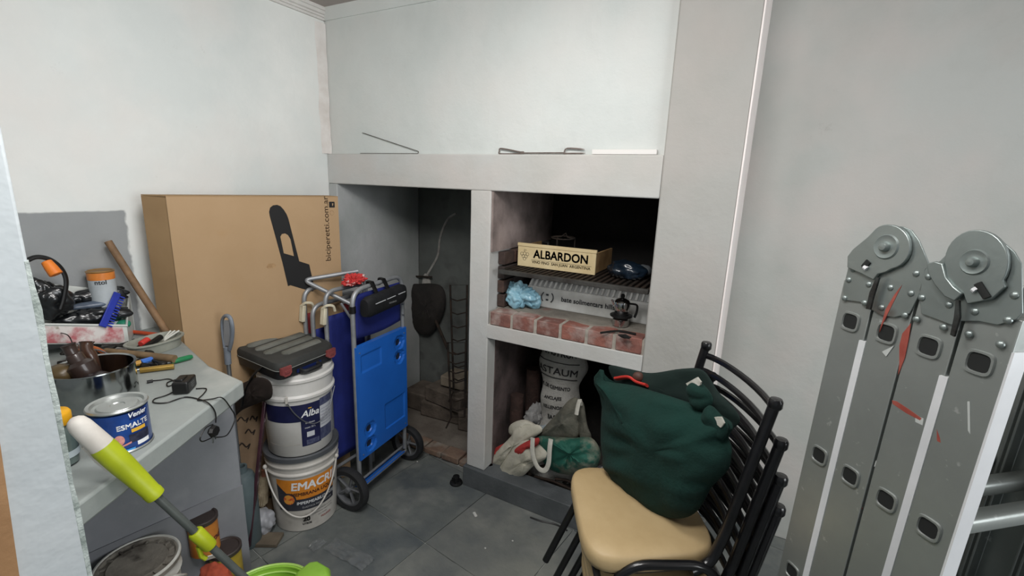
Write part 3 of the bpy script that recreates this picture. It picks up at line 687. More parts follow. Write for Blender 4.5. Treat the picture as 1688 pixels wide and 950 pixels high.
g = G(); g.prism([(.001, -.006), (.003, -.006), (.007, .005), (.001, .006)], lambda x, y, h: q+ud*x+zz*y+nd*(.0009+h), .0003); obj('emblem_mark', g, m_card, bx)
g = G(); q2 = FP(547, 351); g.tube([q2+ud*(.009*math.cos(t))+zz*(.011*math.sin(t))+nd*.0006 for t in [i*math.pi/6 for i in range(12)]], .0006, 4, closed=True); obj('faint_stamp', g, mat('faint_print', '#957a59'), bx)
q3 = FP(447, 438); obj('smudge', G().prism([(-.02, -.006), (-.01, -.012), (.012, -.011), (.02, -.003), (.012, .008), (-.012, .009)], lambda x, y, h: q3+ud*x+zz*y+nd*(.0003+h), .0003), mat('smudge', '#8b6d4c', '#b0906b', rough=.9, scale=60), bx)

# ================================================================== ON THE COUNTER
m_steel = mat('brushed_steel', '#b9bcbd', '#9da1a3', rough=.22, metal=1, scale=20)
m_woodh = mat('handle_wood', '#8a6c4e', '#6f5740', rough=.7, scale=18, bump=.2)
m_dkiron = mat('tool_iron', '#35332f', '#1f1e1c', rough=.5, metal=.5, scale=30, bump=.2)
m_bkbag = mat('black_plastic_bag', '#0e0f11', '#1c1f22', rough=.3, scale=12, coat=.5)
def onC(px, py, dz=0): return PZ(px, py, CZ+dz)
# white printed plastic tub, low cut at the front
fr_r = V((-1.905, .715, CZ+.001)); fr_l = PZ(50, 568, .960)
e1 = (fr_r-fr_l).normalized(); e2 = V((-e1.y, e1.x, 0))
Bk = .10; HF, HB = .066, .185
tr_ = root('plastic_tub', ((fr_r.x+fr_l.x)/2-.05, (fr_r.y+fr_l.y)/2, CZ+.001), 'white plastic tub with a faded red print full of black bags on the counter', 'tub')
m_tub = mat('tub_white', '#d3d6d2', '#c0c4bf', rough=.35, scale=10)
m_tubp = mat('tub_print', '#d8d3cf', '#b4656a', rough=.4, scale=16, thr=(.42, .6), c3='#7d7a5c', s3=22, t3=(.58, .66))
br_, bl_ = PX(213, 481, -2.035), PX(45, 466, -2.035); HB = br_.z-CZ-.005; HB2 = bl_.z-.955; br_.z = CZ+.001; bl_.z = .955
Uz = lambda h: V((0, 0, h))
def wallp(a, b, ha, hb, th_=.004):
    n_ = (b-a).normalized(); n_ = V((n_.y, -n_.x, 0))*th_
    return G().loft([[a, a+Uz(ha), a+Uz(ha)-n_, a-n_], [b, b+Uz(hb), b+Uz(hb)-n_, b-n_]])
obj('front_panel', wallp(fr_l, fr_r, HF, HF), m_tub, tr_, bevel=.001)
obj('side_panel', wallp(fr_r, br_, HF, HB), m_tub, tr_, bevel=.001)
obj('back_panel', wallp(br_, bl_, HB, HB2), m_tub, tr_, bevel=.001)
obj('side_panel', wallp(bl_, fr_l, HB2, HF), m_tub, tr_, bevel=.001)
obj('floor_panel', G().loft([[p+Uz(h) for p in (fr_l, fr_r, br_, bl_)] for h in (.0, .004)]), m_tub, tr_)
obj('rim', G().tube([p for p in (fr_l+Uz(HF), fr_r+Uz(HF), br_+Uz(HB), bl_+Uz(HB2))], .0045, 6, closed=True), m_tub, tr_)
g = G(); g.add([fr_l-e2*.0008+e1*.01+Uz(.004), fr_r-e2*.0008-e1*.012+Uz(.004), fr_r-e2*.0008-e1*.012+Uz(HF-.006), fr_l-e2*.0008+e1*.01+Uz(HF-.006)], [(0, 1, 2, 3)])
obj('printed_label', g, m_tubp, tr_, flat=True)
def TB(u, v, h): return fr_l+e1*u+e2*v+Uz(h)
LL = (fr_r-fr_l).length
tag(obj('black_bag', G().ico(PX(150, 523, -1.965), (.115, .035, .034), 5, 41, .2, 9, .5, 14, R=Matrix.Rotation(math.atan2(e1.y, e1.x), 3, 'Z'), flatz=CZ+.007), m_bkbag, sharp=60), 'crumpled black plastic bag filling the front of the white tub', 'bag', 'black bags in the white tub')
tag(obj('black_bag', G().ico(PX(143, 489, -2.000), (.105, .022, .024), 5, 43, .2, 9, .5, 14, R=Matrix.Rotation(math.atan2(e1.y, e1.x), 3, 'Z')), m_bkbag, sharp=60), 'second black plastic bag heaped higher at back of the white tub', 'bag', 'black bags in the white tub')
tag(obj('black_bag', G().ico(PX(78, 492, -1.96), (.040, .05, .075), 5, 47, .2, 9, .5, 14), m_bkbag, sharp=60), 'tall black bundle at the left end of the white tub', 'bag', 'black bags in the white tub')
tag(obj('clear_bag', G().ico(PX(152, 503, -1.975), (.055, .018, .012), 4, 49, .2, 12, .4, 14, R=Matrix.Rotation(math.atan2(e1.y, e1.x), 3, 'Z')), mat('blue_grey_film', '#5f6b7c', '#46505e', rough=.3), sharp=60), 'blue grey plastic film between the two black bags', 'bag')
tag(obj('green_cloth', G().ico(PX(205, 534, -1.945), (.024, .020, .016), 3, 51, .2, 16, .2, 14), mat('sea_green', '#2f8a6d', '#23745a', rough=.6)), 'small sea green piece in the right corner of the tub', 'cloth')
# blue comb over the tub edge
cm_a, cm_b = PX(172, 540, -1.905), PX(197, 484, -1.945)
cax = (cm_b-cm_a).normalized(); cw_ = cax.cross(V((.75, .3, .5))).normalized(); cth = cax.cross(cw_)
cbr = root('plastic_comb', cm_a.to_tuple(), 'bright blue plastic comb standing in the white tub', 'comb')
m_bl = mat('blue_plastic', '#2336a0', '#1c2c8c', rough=.4, scale=20)
g = G(); Rm = Matrix((cw_, cax, cth)).transposed(); Lc = (cm_b-cm_a).length
obj('spine', G().box((cm_a+cm_b)/2-cw_*.006, (.022, Lc, .006), Rm), m_bl, cbr, bevel=.002)
for k in range(12):
    obj('tooth', G().box(cm_a+cax*(.01+k*(Lc-.02)/11)+cw_*.012, (.016, .0048, .004), Rm), m_bl, cbr)
# black cable loop with orange grip
lp = root('hose_loop', TB(LL*.22, .08, .2).to_tuple(), 'black rubber loop with an orange grip sticking up from the black bags', 'strap')
c0 = PY(85, 455, .47)
pp = [PX(40, 432, -1.91), PX(60, 424, -1.91), PX(82, 428, -1.91), PX(100, 442, -1.91), PX(109, 462, -1.91), PX(106, 490, -1.91), PX(100, 510, -1.91)]
obj('loop', G().tube(smooth(pp, 5), .008, 8, flat=.7), mat('black_rubber', '#111213', rough=.5), lp)
oa, ob = PX(76, 431, -1.90), PX(93, 453, -1.88)
obj('grip', G().tube([oa, oa.lerp(ob, .5), ob], [.013, .016, .017], 10), mat('bright_orange', '#e8812c', '#d87424', rough=.5, scale=20), lp, bevel=.002)
# paint can with orange rim behind the tub
c = V((-1.975, .735, CZ)); p = PX(165, 447, -1.985)
pc = root('paint_can', (p.x, p.y, CZ+.001), 'white paint can with orange band standing behind the white tub', 'can')
pr = .037; cc = V((p.x, p.y, CZ+.001)); zt = p.z-CZ
obj('can_body', G().lathe([(pr, 0), (pr, zt-.006)], cc), mat('can_white', '#b9c0c4', '#a7aeb2', rough=.4, scale=12), pc)
obj('orange_band', G().lathe([(pr+.0008, zt-.028), (pr+.0008, zt-.003), (pr-.004, zt-.001)], cc, cap=False), mat('orange_band', '#c9722f', '#d98a45', rough=.35, scale=14), pc)
obj('lid', G().lathe([(pr+.001, zt-.003), (pr+.003, zt), (pr-.002, zt+.003), (pr-.005, zt), (.0, zt)], cc, cap=False), mat('lid_brass', '#b08a58', rough=.35, metal=.7), pc)
def cylmap(cn, r, a0, z0, lean=0): return lambda x, y: V((cn.x+r*math.cos(a0+x/r), cn.y+r*math.sin(a0+x/r), z0+y))
aimc = math.atan2(-cc.y, -cc.x)
text('lettering', 'ntol', .021, cylmap(cc, pr+.0015, aimc-.1, CZ+zt-.034), mat('print_black', '#22201e', rough=.6), pc, bold=.0003)
# long wooden stick leaning on the wall
s0 = PX(178, 398, -2.005); s1 = onC(276, 550, .012)
tag(obj('wooden_stick', G().tube([s0, s0.lerp(s1, .5)+V((0, 0, -.002)), s1], [.0115, .012, .012], 12), m_woodh), 'long wooden stick leaning on the grey painted patch of wall', 'stick')
# oval food container with bits
oc = onC(258, 577, .0); oc = V((oc.x, oc.y, CZ+.001)); ca_ = math.atan2(.42, -.22)
def ov(rx, ry, z, k=28): return [oc+RZ(math.degrees(0.0))@V((0, 0, 0))+V((math.cos(t)*rx*.35-math.sin(t)*ry*.94*0-math.sin(t)*0, 0, 0)) for t in [2*math.pi*i/k for i in range(k)]]
oax = (PZ(300, 560, CZ)-PZ(222, 585, CZ)).normalized(); oay = V((-oax.y, oax.x, 0))
def oval(rx, ry, z, k=28):
    o_ = []
    for i in range(k):
        t = 2*math.pi*i/k; cx_ = abs(math.cos(t))**.85*math.copysign(1, math.cos(t)); sx_ = abs(math.sin(t))**.85*math.copysign(1, math.sin(t))
        o_.append(oc+oax*rx*cx_+oay*ry*sx_+Uz(z))
    return o_
ovr = root('food_container', oc.to_tuple(), 'grey translucent oval food container of small parts by the cardboard box', 'container')
obj('container_body', G().loft([oval(.075, .044, 0), oval(.083, .052, .034), oval(.090, .058, .035), oval(.090, .058, .039), oval(.081, .050, .039), oval(.073, .042, .004)]), mat('grey_tub', '#9b9d92', '#8b8d83', rough=.45, scale=12), ovr)
tag(obj('black_marker', G().tube([oc+oax*-.05+oay*-.01+Uz(.020), oc+oax*.03+oay*.015+Uz(.034)], .010, 8), mat('black_plastic', '#141414')), 'stubby black piece lying in the oval container', 'marker')
tag(obj('red_plastic_piece', G().tube([oc+oax*-.035+oay*.018+Uz(.028), oc+oax*-.005+oay*.026+Uz(.034)], .011, 10), mat('red_plastic', '#c23a33', rough=.4), bevel=.002), 'small red plastic piece in the oval container', 'plastic piece')
for k in range(3):
    tag(obj('white_stick', G().tube([oc+oax*(.015+.01*k)+oay*(-.02+.012*k)+Uz(.030), oc+oax*(.085-.006*k)+oay*(.0+.012*k)+Uz(.042)], .003, 6), mat('offwhite_plastic', '#cfd0c8', rough=.5)), ['thin off-white rod at the near side of the oval container', 'thin off-white rod, middle of the three in the oval container', 'thin off-white rod at the far side of the oval container'][k], 'rod', 'white rods in the oval container')
# ---- heap of tools
def rod(name, pa, pb, za, zb, r, mm, lab, cat, group=None, rads=None, n=10, k=1, mid=None):
    a = onC(*pa, za); b = onC(*pb, zb); pts = [a, b] if mid is None else smooth([a]+[onC(*m_[:2], m_[2]) for m_ in mid]+[b], 5)
    return tag(obj(name, G().tube(pts, r, n), mm), lab, cat, group)
hm = root('hammer', onC(230, 592).to_tuple(), 'hammer with a long brown wooden handle lying across the tool heap', 'hammer')
a, b = onC(170, 578, .035), onC(288, 592, .020)
obj('handle', G().tube([a, a.lerp(b, .5), b], [.009, .011, .0125], 12), mat('handle_brown', '#80694c', '#66533c', rough=.65, scale=20, bump=.15), hm)
obj('head', G().tube([a+V((0, -.03, -.012)), a+V((0, -.01, 0)), a+V((0, .01, 0)), a+V((0, .035, .006))], [.010, .013, .013, .006], 8), m_dkiron, hm, bevel=.002)
pl = root('pliers', onC(160, 576).to_tuple(), 'pliers with curved orange handles lying beside the steel pot', 'pliers')
m_or = mat('orange_grip', '#c06a35', '#ab5a2b', rough=.45, scale=20)
obj('handle', G().tube(smooth([onC(126, 576, .045), onC(150, 573, .045), onC(168, 580, .040), onC(178, 592, .035)], 5), .0065, 8), m_or, pl)
obj('handle', G().tube(smooth([onC(126, 583, .035), onC(146, 588, .028), onC(165, 600, .022)], 5), .0065, 8), m_or, pl)
obj('jaws', G().tube([onC(126, 580, .04), onC(112, 580, .04), onC(100, 584, .04)], [.012, .011, .004], 8), m_dkiron, pl)
sd = root('screwdriver', onC(300, 590).to_tuple(), 'screwdriver with a green handle near the cardboard box', 'screwdriver')
a, b, c = onC(317, 588, .010), onC(282, 597, .010), onC(235, 607, .006)
obj('handle', G().tube([a, a.lerp(b, .15), a.lerp(b, .8), b], [.006, .0085, .0085, .006], 8), mat('green_plastic', '#1f7a4c', '#17693f', rough=.35, scale=20), sd)
obj('shaft', G().tube([b, c], .003, 8), m_steel, sd)
sd = root('screwdriver', onC(240, 600).to_tuple(), 'screwdriver with an amber and blue handle on the tool heap', 'screwdriver')
a, b, c = onC(250, 592, .020), onC(232, 598, .020), onC(214, 602, .020)
obj('collar', G().tube([a, b], [.008, .010], 8), mat('blue_clear', '#3f6fc0', rough=.2, coat=.5), sd)
obj('handle', G().tube([b, b.lerp(c, .5), c], [.009, .008, .006], 8), mat('amber', '#c09238', '#a87c2c', rough=.25, coat=.5), sd)
obj('shaft', G().tube([a, onC(275, 589, .015)], .0035, 6), m_dkiron, sd)
rod('brass_tube', (231, 611), (287, 604), .010, .010, .0085, mat('brass', '#c3a25a', '#ab8a44', rough=.3, metal=.8), 'short brass tube lying at the front of the tool heap', 'tube')
rod('putty_knife', (218, 612), (240, 607), .004, .006, .004, m_steel, 'steel blade tip poking out beside the brass tube', 'blade')
rod('pincers_handle', (206, 592), (216, 630), .02, .006, .009, mat('dark_grip', '#4a443c', '#35302a', rough=.5), 'brown gripped tool handle hanging beside the steel pot', 'tool')
rod('orange_chisel', (216, 547), (262, 552), .012, .010, .007, mat('orange_red', '#c5512f', '#aa4226', rough=.45), 'orange red chisel handle lying behind the oval container', 'chisel')
rod('steel_rod', (130, 580), (215, 605), .048, .022, .0022, m_steel, 'thin steel rod curving over the tool heap', 'rod', mid=[(165, 578, .05)])
rod('wire_piece', (90, 548), (122, 574), .07, .05, .0016, m_dkiron, 'thin dark wire hooked over the white tub', 'wire', mid=[(112, 553, .085)])
rnd = random.Random(12)
tl = [(180, 597, 212, 603, .020, .012, 'dark iron spanner under the hammer handle'), (185, 604, 232, 596, .015, .012, 'dark iron bar crossing the spanner'), (222, 600, 255, 603, .008, .010, 'short black iron bar behind the brass tube'), (150, 595, 185, 590, .030, .018, 'black jawed tool beside the pliers'), (196, 585, 240, 603, .010, .014, 'black iron strip below the hammer'), (250, 596, 282, 590, .012, .012, 'black tool shank beside the green screwdriver'), (212, 566, 250, 572, .008, .010, 'dark file lying behind the hammer handle'), (215, 580, 232, 572, .014, .012, 'dark bracket between tub and oval container'), (100, 600, 130, 588, .05, .03, 'dark iron clamp at the left of the tool heap'), (105, 575, 122, 572, .055, .055, 'shiny rounded metal part beside the tub'), (140, 590, 172, 602, .04, .03, 'dark iron jaw lying behind the pot rim'), (168, 571, 208, 569, .02, .015, 'dark iron rod in front of the printed tub'), (128, 596, 150, 588, .045, .05, 'dark iron lump at left of the pliers'), (236, 588, 268, 600, .022, .012, 'dark iron bit crossing under the hammer end'), (186, 612, 214, 607, .012, .01, 'dark iron nail bar at the right of the pot rim'), (222, 562, 246, 583, .012, .018, 'dark iron hook between tub corner and hammer')]
for k, (xa, ya, xb, yb, za, zb, lab) in enumerate(tl):
    a, b = onC(xa, ya, za), onC(xb, yb, zb); mm = m_steel if k == 9 else m_dkiron
    g = G().tube([a, a.lerp(b, .3), a.lerp(b, .7), b], [.010, .006, .006, .011], 8, flat=.7)
    if k % 2: g.ico(b, (.015, .013, .010), 2, k, .2, 40)
    tag(obj('iron_tool', g, mm), lab, 'tool', 'iron tools in the heap')
tag(obj('yellow_scraper', G().box(onC(147, 598, .02), (.05, .025, .012), RZ(-50)), mat('pale_yellow', '#b9b066', rough=.5), bevel=.002), 'pale yellow plastic piece behind the pot rim', 'scraper')
# ---- steel pot with tools in it
pcn = V((-1.470, .468, CZ+.001)); PR = .085; PH = .098
pr_ = PZ(209, 605, CZ+PH); 
pt = root('steel_pot', pcn.to_tuple(), 'open stainless steel pot with dark tools in it on the counter', 'pot')
m_pot = mat('pot_steel', '#a9acac', '#8f9393', rough=.14, metal=1, scale=8)
obj('pot_body', G().lathe([(PR*.93, 0), (PR*.99, .006), (PR, .02), (PR, PH), (PR+.004, PH+.002), (PR+.003, PH+.005), (PR-.003, PH+.003), (PR-.003, .02), (PR*.93, .006), (.0, .005)], pcn, n=48), m_pot, pt)
obj('pot_handle', G().tube(fillet([pcn+V((-.06, -.085, PH-.02)), pcn+V((-.075, -.12, PH-.02)), pcn+V((-.02, -.14, PH-.02)), pcn+V((.0, -.10, PH-.02))], .015), .004, 8), m_pot, pt)
def inpot(lx, ly, h): return pcn+V((lx, ly, h))
tag(obj('pear_shaped_mallet', G().tube(smooth([inpot(-.02, .0, .03), inpot(-.01, -.01, .075), inpot(-.02, -.02, .115), inpot(-.03, -.025, .135), inpot(-.035, -.03, .160)], 4), [.026]*4+[.030]*4+[.018]*4+[.014]*4+[.016], 14), mat('dark_walnut', '#3a2c27', '#261d1a', rough=.35, coat=.3)), 'dark brown rounded wooden tool standing in the steel pot', 'tool', 'tools in the steel pot')
tag(obj('grip_handle', G().tube(smooth([inpot(-.055, .02, .03), inpot(-.06, .02, .10), inpot(-.068, .015, .125), inpot(-.075, .02, .145)], 4), [.014]*12+[.017], 12), mat('brown_bakelite', '#4a3226', '#33221a', rough=.3, coat=.4)), 'brown bakelite handle leaning in the pot beside the walnut tool', 'tool', 'tools in the steel pot')
tag(obj('wooden_ball', G().ico(inpot(-.045, -.05, .085), (.032, .030, .026), 3, 2, .05, 10), mat('olive_brown', '#5a4a30', '#43361f', rough=.35)), 'olive brown wooden ball inside the left of the pot', 'ball', 'tools in the steel pot')
tag(obj('round_float', G().ico(inpot(.025, -.005, .055), (.048, .042, .034), 3, 9, .05, 10), mat('dark_glaze', '#2a2224', '#1d181a', rough=.25)), 'large dark rounded lump lying inside the pot', 'lump', 'tools in the steel pot')
# ---- blue enamel paint can
en = V((-1.190, .408, CZ+.001)); ER = .052; EH = .096
ec = root('enamel_can', en.to_tuple(), 'blue enamel paint can with a silver lid at the counter edge', 'can')
obj('can_body', G().lathe([(ER-.002, 0), (ER, .003), (ER, EH-.007)], en, n=48), mat('enamel_blue', '#15326e', '#1c4b9b', rough=.35, scale=18, thr=(.3, .7), coat=.3), ec)
m_lid = mat('lid_silver', '#a9adab', '#c4c8c5', rough=.32, metal=.8, scale=10)
obj('lid', G().lathe([(ER+.0015, EH-.002), (ER+.003, EH+.001), (ER+.001, EH+.004), (ER-.005, EH+.003), (ER-.008, EH-.003), (ER-.014, EH-.004), (ER-.017, EH-.001), (.014, EH-.001), (.012, EH-.003), (0, EH-.003)], en, n=48, cap=False), m_lid, ec)
obj('bottom_rim', G().lathe([(ER+.001, -.0005), (ER+.003, .002), (ER+.001, .005)], en, n=48, cap=False), m_lid, ec)
ae = math.atan2(-en.y, -en.x)
mw = mat('print_white', '#e4e6e8', rough=.5); my = mat('print_yellow', '#d8a838', rough=.5)
E_ = lambda a0, z: cylmap(en, ER+.0009, ae+a0, CZ+.001+z)
def patch(name, a0, a1, z0, z1, mm, par, cn, r, base, k=10, sl=0):
    g = G(); g.grid(lambda u, v: V((cn.x+r*math.cos(a0+(a1-a0)*u), cn.y+r*math.sin(a0+(a1-a0)*u), base+z0+(z1-z0)*v+sl*u)), k, 1)
    return obj(name, g, mm, par)
text('lettering', 'ESMALTE', .0155, E_(.42, .060), mw, ec, bold=.0004)
text('lettering', 'Venier', .015, E_(.62, .083), mw, ec, bold=.0003, slant=.2)
patch('yellow_band', ae+.30, ae+.85, .045, .053, my, ec, en, ER+.0009, CZ)
patch('logo_backing', ae+.30, ae+.98, .074, .092, mat('navy', '#142252', rough=.4), ec, en, ER+.0006, CZ)
patch('pale_panel', ae+.45, ae+.95, .012, .021, mw, ec, en, ER+.0009, CZ)
patch('picture_panel', ae+.20, ae+1.0, .022, .041, mat('dark_navy_print', '#181a2c', '#35394e', rough=.4, scale=60), ec, en, ER+.0006, CZ)
q = G().grid(lambda u, v: V((en.x+(ER+.0012)*math.cos(ae-.12+.17*v*math.cos(2*math.pi*u)), en.y+(ER+.0012)*math.sin(ae-.12+.17*v*math.cos(2*math.pi*u)), CZ+.034+.012*v*math.sin(2*math.pi*u))), 20, 2)
obj('pink_badge', q, mat('badge_pink', '#d59a90', '#c27c74', rough=.5, scale=90), ec)
obj('pink_flash', patch('pink_flash', ae-.2, ae+.25, .016, .020, mat('badge_pink', '#d59a90'), ec, en, ER+.0012, CZ, sl=.006).data and G().add([], []), mw, ec) if False else patch('pink_flash', ae-.2, ae+.25, .016, .020, mat('badge_pink', '#d59a90'), ec, en, ER+.0012, CZ, sl=.006)
patch('light_blue_flash', ae-.05, ae+.35, .004, .010, mat('cyan_print', '#3f8fd0', rough=.5), ec, en, ER+.0009, CZ)
# ---- jar with a yellow lid
jn = V((-1.205, .308, CZ+.001))
jr = root('glass_jar', jn.to_tuple(), 'dark glass jar with a bright yellow lid beside the enamel can', 'jar')
obj('jar_body', G().lathe([(.022, 0), (.028, .004), (.030, .03), (.030, .072), (.022, .086), (.020, .092)], jn), mat('smoky_glass', '#5c6a66', '#4a5754', rough=.2, coat=.6, scale=12), jr)
obj('lid', G().lathe([(.026, .090), (.028, .094), (.028, .112), (.025, .117), (0, .117)], jn, n=28, cap=False), mat('yellow_lid', '#e0a51e', '#d2980f', rough=.4), jr, sharp=60)
obj('jar_label', G().lathe([(.0305, .02), (.0305, .034)], jn, cap=False), mat('pale_label', '#aab6ba', rough=.6), jr)
for k in range(2):
    p = V((-1.125-.026*k, .262+.011*(k % 2), CZ+.0015)); tag(obj('screw_jar', G().lathe([(.010, 0), (.011, .002), (.011, .026), (.008, .030), (.008, .034), (.0, .034)], p, n=16), mat('small_glass', '#7b8785', '#656f6e', rough=.25, coat=.4)), ['tiny glass bottle nearest the counter edge below the yellow lidded jar', 'tiny glass bottle touching the foot of the yellow lidded jar'][k], 'bottle', 'tiny bottles by the jar')
# ---- charger with its lead and plug over the edge
chn = onC(304, 634, .018)
ch = root('power_adapter', (chn.x, chn.y, CZ), 'black plug-in power adapter lying on the bare part of the counter', 'charger')
m_bp = mat('black_plastic', '#141414')
ra = Matrix.Rotation(math.atan2(cdv.y, cdv.x)+.25, 3, 'Z')
obj('adapter_body', G().box(chn+V((0, 0, .001)), (.062, .040, .034), ra), m_bp, ch, bevel=.005, seg=3)
obj('hump', G().box(chn+ra@V((0, .006, .018)), (.036, .020, .008), ra), m_bp, ch, bevel=.003)
qn = ra@V((1, 0, 0)); qb = ra@V((0, -1, 0)) if (ra@V((0, -1, 0))).dot(EYEV-chn) > 0 else ra@V((0, 1, 0))
for r_, (txt, s_) in enumerate((('INPUT 220V', .0042), ('OUTPUT 12V', .0042), ('MADE IN', .0035))):
    text('rating_text', txt, s_, lambda x, y, r_=r_: chn+qb*.0206+qn*(x*1)+V((0, 0, y+.007-.006*r_)), mat('print_grey', '#9a9c9c', rough=.6), ch)
zc = .003
def lead(pts, name='lead', r=.0017): return obj(name, G().tube(smooth([onC(*p, zc) if len(p) == 2 else p[2] for p in pts], 6), r, 6), m_bp, ch)
lead([(290, 630), (278, 625), (262, 627), (250, 628)])
obj('connector', G().tube([onC(252, 628, .005), onC(242, 630, .005)], .0045, 8), m_bp, ch)
edge = lambda px, py: FPN(px, py, .006)
lead([(289, 633), (277, 637), (276, 631), (290, 626)], 'lead_loop')
lead([(290, 644), (274, 652), (255, 658), (254, 664), (275, 664), (305, 655), (330, 659), (347, 667, onC(345, 666, .004)), (351, 680, edge(351, 680)), (352, 697, edge(352, 697))])
lead([(323, 641), (340, 641), (335, 650), (326, 660), (345, 658, onC(350, 658, .004)), (0, 0, onC(366, 656, .004)), (0, 0, edge(376, 672)), (0, 0, edge(384, 690)), (0, 0, edge(372, 716)), (0, 0, edge(356, 721)), (0, 0, edge(345, 719))])
pg = edge(347, 711)
tag(obj('plug_body', G().loft([[pg+cdv*x*s_+cnv*d+V((0, 0, z*s_)) for x, z in ((-.020, .004), (-.012, .014), (.004, .017), (.018, .006), (.020, -.008), (.006, -.018), (-.010, -.014))] for s_, d in ((.7, -.006), (1, 0), (.8, .009))]), m_bp, ch, bevel=.001), 'black two-pin plug hanging over the counter edge')
obj('plug_pin', G().tube([pg, pg+V((.006, -.006, -.030))], .0022, 6), m_steel, ch)
obj('plug_pin', G().tube([pg+cdv*.008, pg+cdv*.010+V((.004, -.004, -.026))], .0022, 6), m_steel, ch)
obj('plug_lead', G().tube(smooth([edge(347, 700), edge(335, 706), edge(326, 722), edge(330, 728), edge(345, 722)], 5), .0016, 6), m_bp, ch)
# ================================================================== IN FRONT OF THE COUNTER
def rimpts(c, r, z, n=40): return [V((c.x+r*math.cos(2*math.pi*i/n), c.y+r*math.sin(2*math.pi*i/n), z)) for i in range(n)]
# dirty white bucket with lid (stands on an upturned crate-height drum)
LB = V((-1.375, .458, 0)); LH = .455; LR = .092
lb = root('lidded_bucket', (LB.x, LB.y, .001), 'white bucket with a dirty grey lid on the floor under the counter', 'bucket')
m_wb = mat('bucket_white', '#cfcfc9', '#b5b4ad', rough=.4, scale=6, c3='#8e8b84', s3=9, t3=(.6, .75))
m_dl = mat('dirty_lid', '#6f6a62', '#8f8a80', rough=.75, scale=9, bump=.3, c3='#4b4640', s3=16, t3=(.5, .65))
obj('bucket_body', G().lathe([(LR*.84, .001), (LR*.86, .006), (LR*.98, LH-.05), (LR*1.04, LH-.045), (LR*.99, LH-.035), (LR, LH-.012)], LB, n=40), m_wb, lb)
obj('lid', G().lathe([(LR+.004, LH-.014), (LR+.006, LH-.002), (LR+.002, LH+.003), (LR-.006, LH+.001), (LR-.010, LH-.006), (LR-.022, LH-.006), (LR-.025, LH-.001), (LR-.030, LH-.003), (0, LH-.004)], LB, n=48, cap=False), m_dl, lb)
obj('lid_rim', G().tube(rimpts(LB, LR+.002, LH+.001), .004, 6, closed=True), m_wb, lb)
for k in range(16):
    a = 2*math.pi*k/16+.1; obj('lid_tab', G().box(LB+V(((LR-.016)*math.cos(a), (LR-.016)*math.sin(a), LH-.003)), (.012, .005, .005), RZ(math.degrees(a))), m_dl, lb)
obj('handle', G().tube(smooth([LB+V((LR+.006, -.01, LH-.04)), LB+V((LR+.012, .03, LH-.025)), LB+V((LR-.01, .07, LH-.06)), LB+V((LR-.05, .09, LH-.10))], 5), .0035, 6), m_wb, lb)
# stacked wood-stain cans
def small_can(nm, c, r, z0, h, bm_, lm_, lab, txt=None, tc_=None):
    o = root(nm, (c[0], c[1], z0), lab, 'can', 'stacked cans by the counter'); cc = V((c[0], c[1], z0))
    obj('can_body', G().lathe([(r-.002, .0005), (r, .003), (r, h-.006)], cc, n=36), bm_, o)
    obj('lid', G().lathe([(r, h-.016), (r+.003, h-.013), (r+.003, h-.002), (r, h), (r-.004, h-.001), (r-.006, h-.004), (0, h-.004)], cc, n=36, cap=False), lm_, o)
    if txt: text('lettering', txt, .030, lambda x, y: cylmap(cc, r+.001, math.atan2(-cc.y, -cc.x)+.35, z0)(x, y+h*.45), tc_, o, bold=.001, slant=.2)
    return o
m_bl_ = mat('dark_brown_lid', '#2e2624', '#3a3230', rough=.5, scale=9)
m_oran = mat('can_orange', '#c8843a', '#a9652a', rough=.45, scale=10)
small_can('paint_can', (-1.432, .652), .041, .315, .125, m_oran, m_bl_, 'small orange can with dark lid, topmost of the stack at the counter foot', 'Wood', mat('stain_print', '#5b2f28', rough=.6))
small_can('paint_can', (-1.395, .690), .045, .186, .128, mat('can_yellow', '#b59b3a', '#94802c', rough=.45, scale=12), m_bl_, 'yellow can with a dark lid, middle of the stack at the counter foot')
small_can('paint_can', (-1.405, .655), .047, .001, .184, mat('can_rust', '#b2553a', '#7d3a2a', rough=.6, scale=14), m_bl_, 'rusty red can, lowest of the stack at the counter foot')
tag(obj('red_rag', G().ico(PY(355, 942, .58)+V((0, .0, -.03)), (.050, .035, .055), 4, 71, .2, 12, .4, 20), mat('rust_rag', '#a8492e', '#7c3524', rough=.85, scale=20), sharp=60), 'rusty red crumpled rag in front of the stacked cans', 'rag')
# mop
mA, mE = PY(124, 695, .30), PY(400, 950, .50); md = (mE-mA).normalized()
mp = root('flat_mop', (mE+md*.30).to_tuple(), 'lime green and grey mop leaning across the counter front with white grip end', 'mop')
def ML(t): return mA+md*t
Lm = (mE-mA).length; m_lime = mat('lime_plastic', '#a4b01c', '#98a418', rough=.45, scale=20); m_wht = mat('worn_white', '#cfcbc4', '#bdb8b0', rough=.6, scale=18)
tg = (PY(250, 805, .30)-mA).length
g_end = ((PY(252, 806, .30+.20*.47)-mA)).length
obj('grip', G().tube([ML(.062), ML(.075), ML(g_end*.55), ML(g_end*.93), ML(g_end*.94), ML(g_end)], [.0195, .0210, .0205, .0165, .0175, .0170], 20), m_lime, mp, bevel=.001)
obj('grip_end', G().tube([ML(-.008), ML(-.005), ML(.0), ML(.012), ML(.030), ML(.066)], [.004, .010, .0145, .0175, .0185, .0200], 20), m_wht, mp, sharp=60)
obj('white_flash', G().tube(smooth([ML(.045)+V((-.006, -.012, -.011)), ML(.08)+V((-.006, -.013, -.013)), ML(.115)+V((-.006, -.0115, -.0125))], 4), [.006]*4+[.007]*4+[.001], 8), m_wht, mp)
m_pole = mat('pole_grey', '#5d625f', '#4e5350', rough=.35, metal=.3, scale=12)
tail = Lm+.33
obj('pole', G().tube([ML(g_end-.01), ML(tail)], .0082, 16), m_pole, mp)
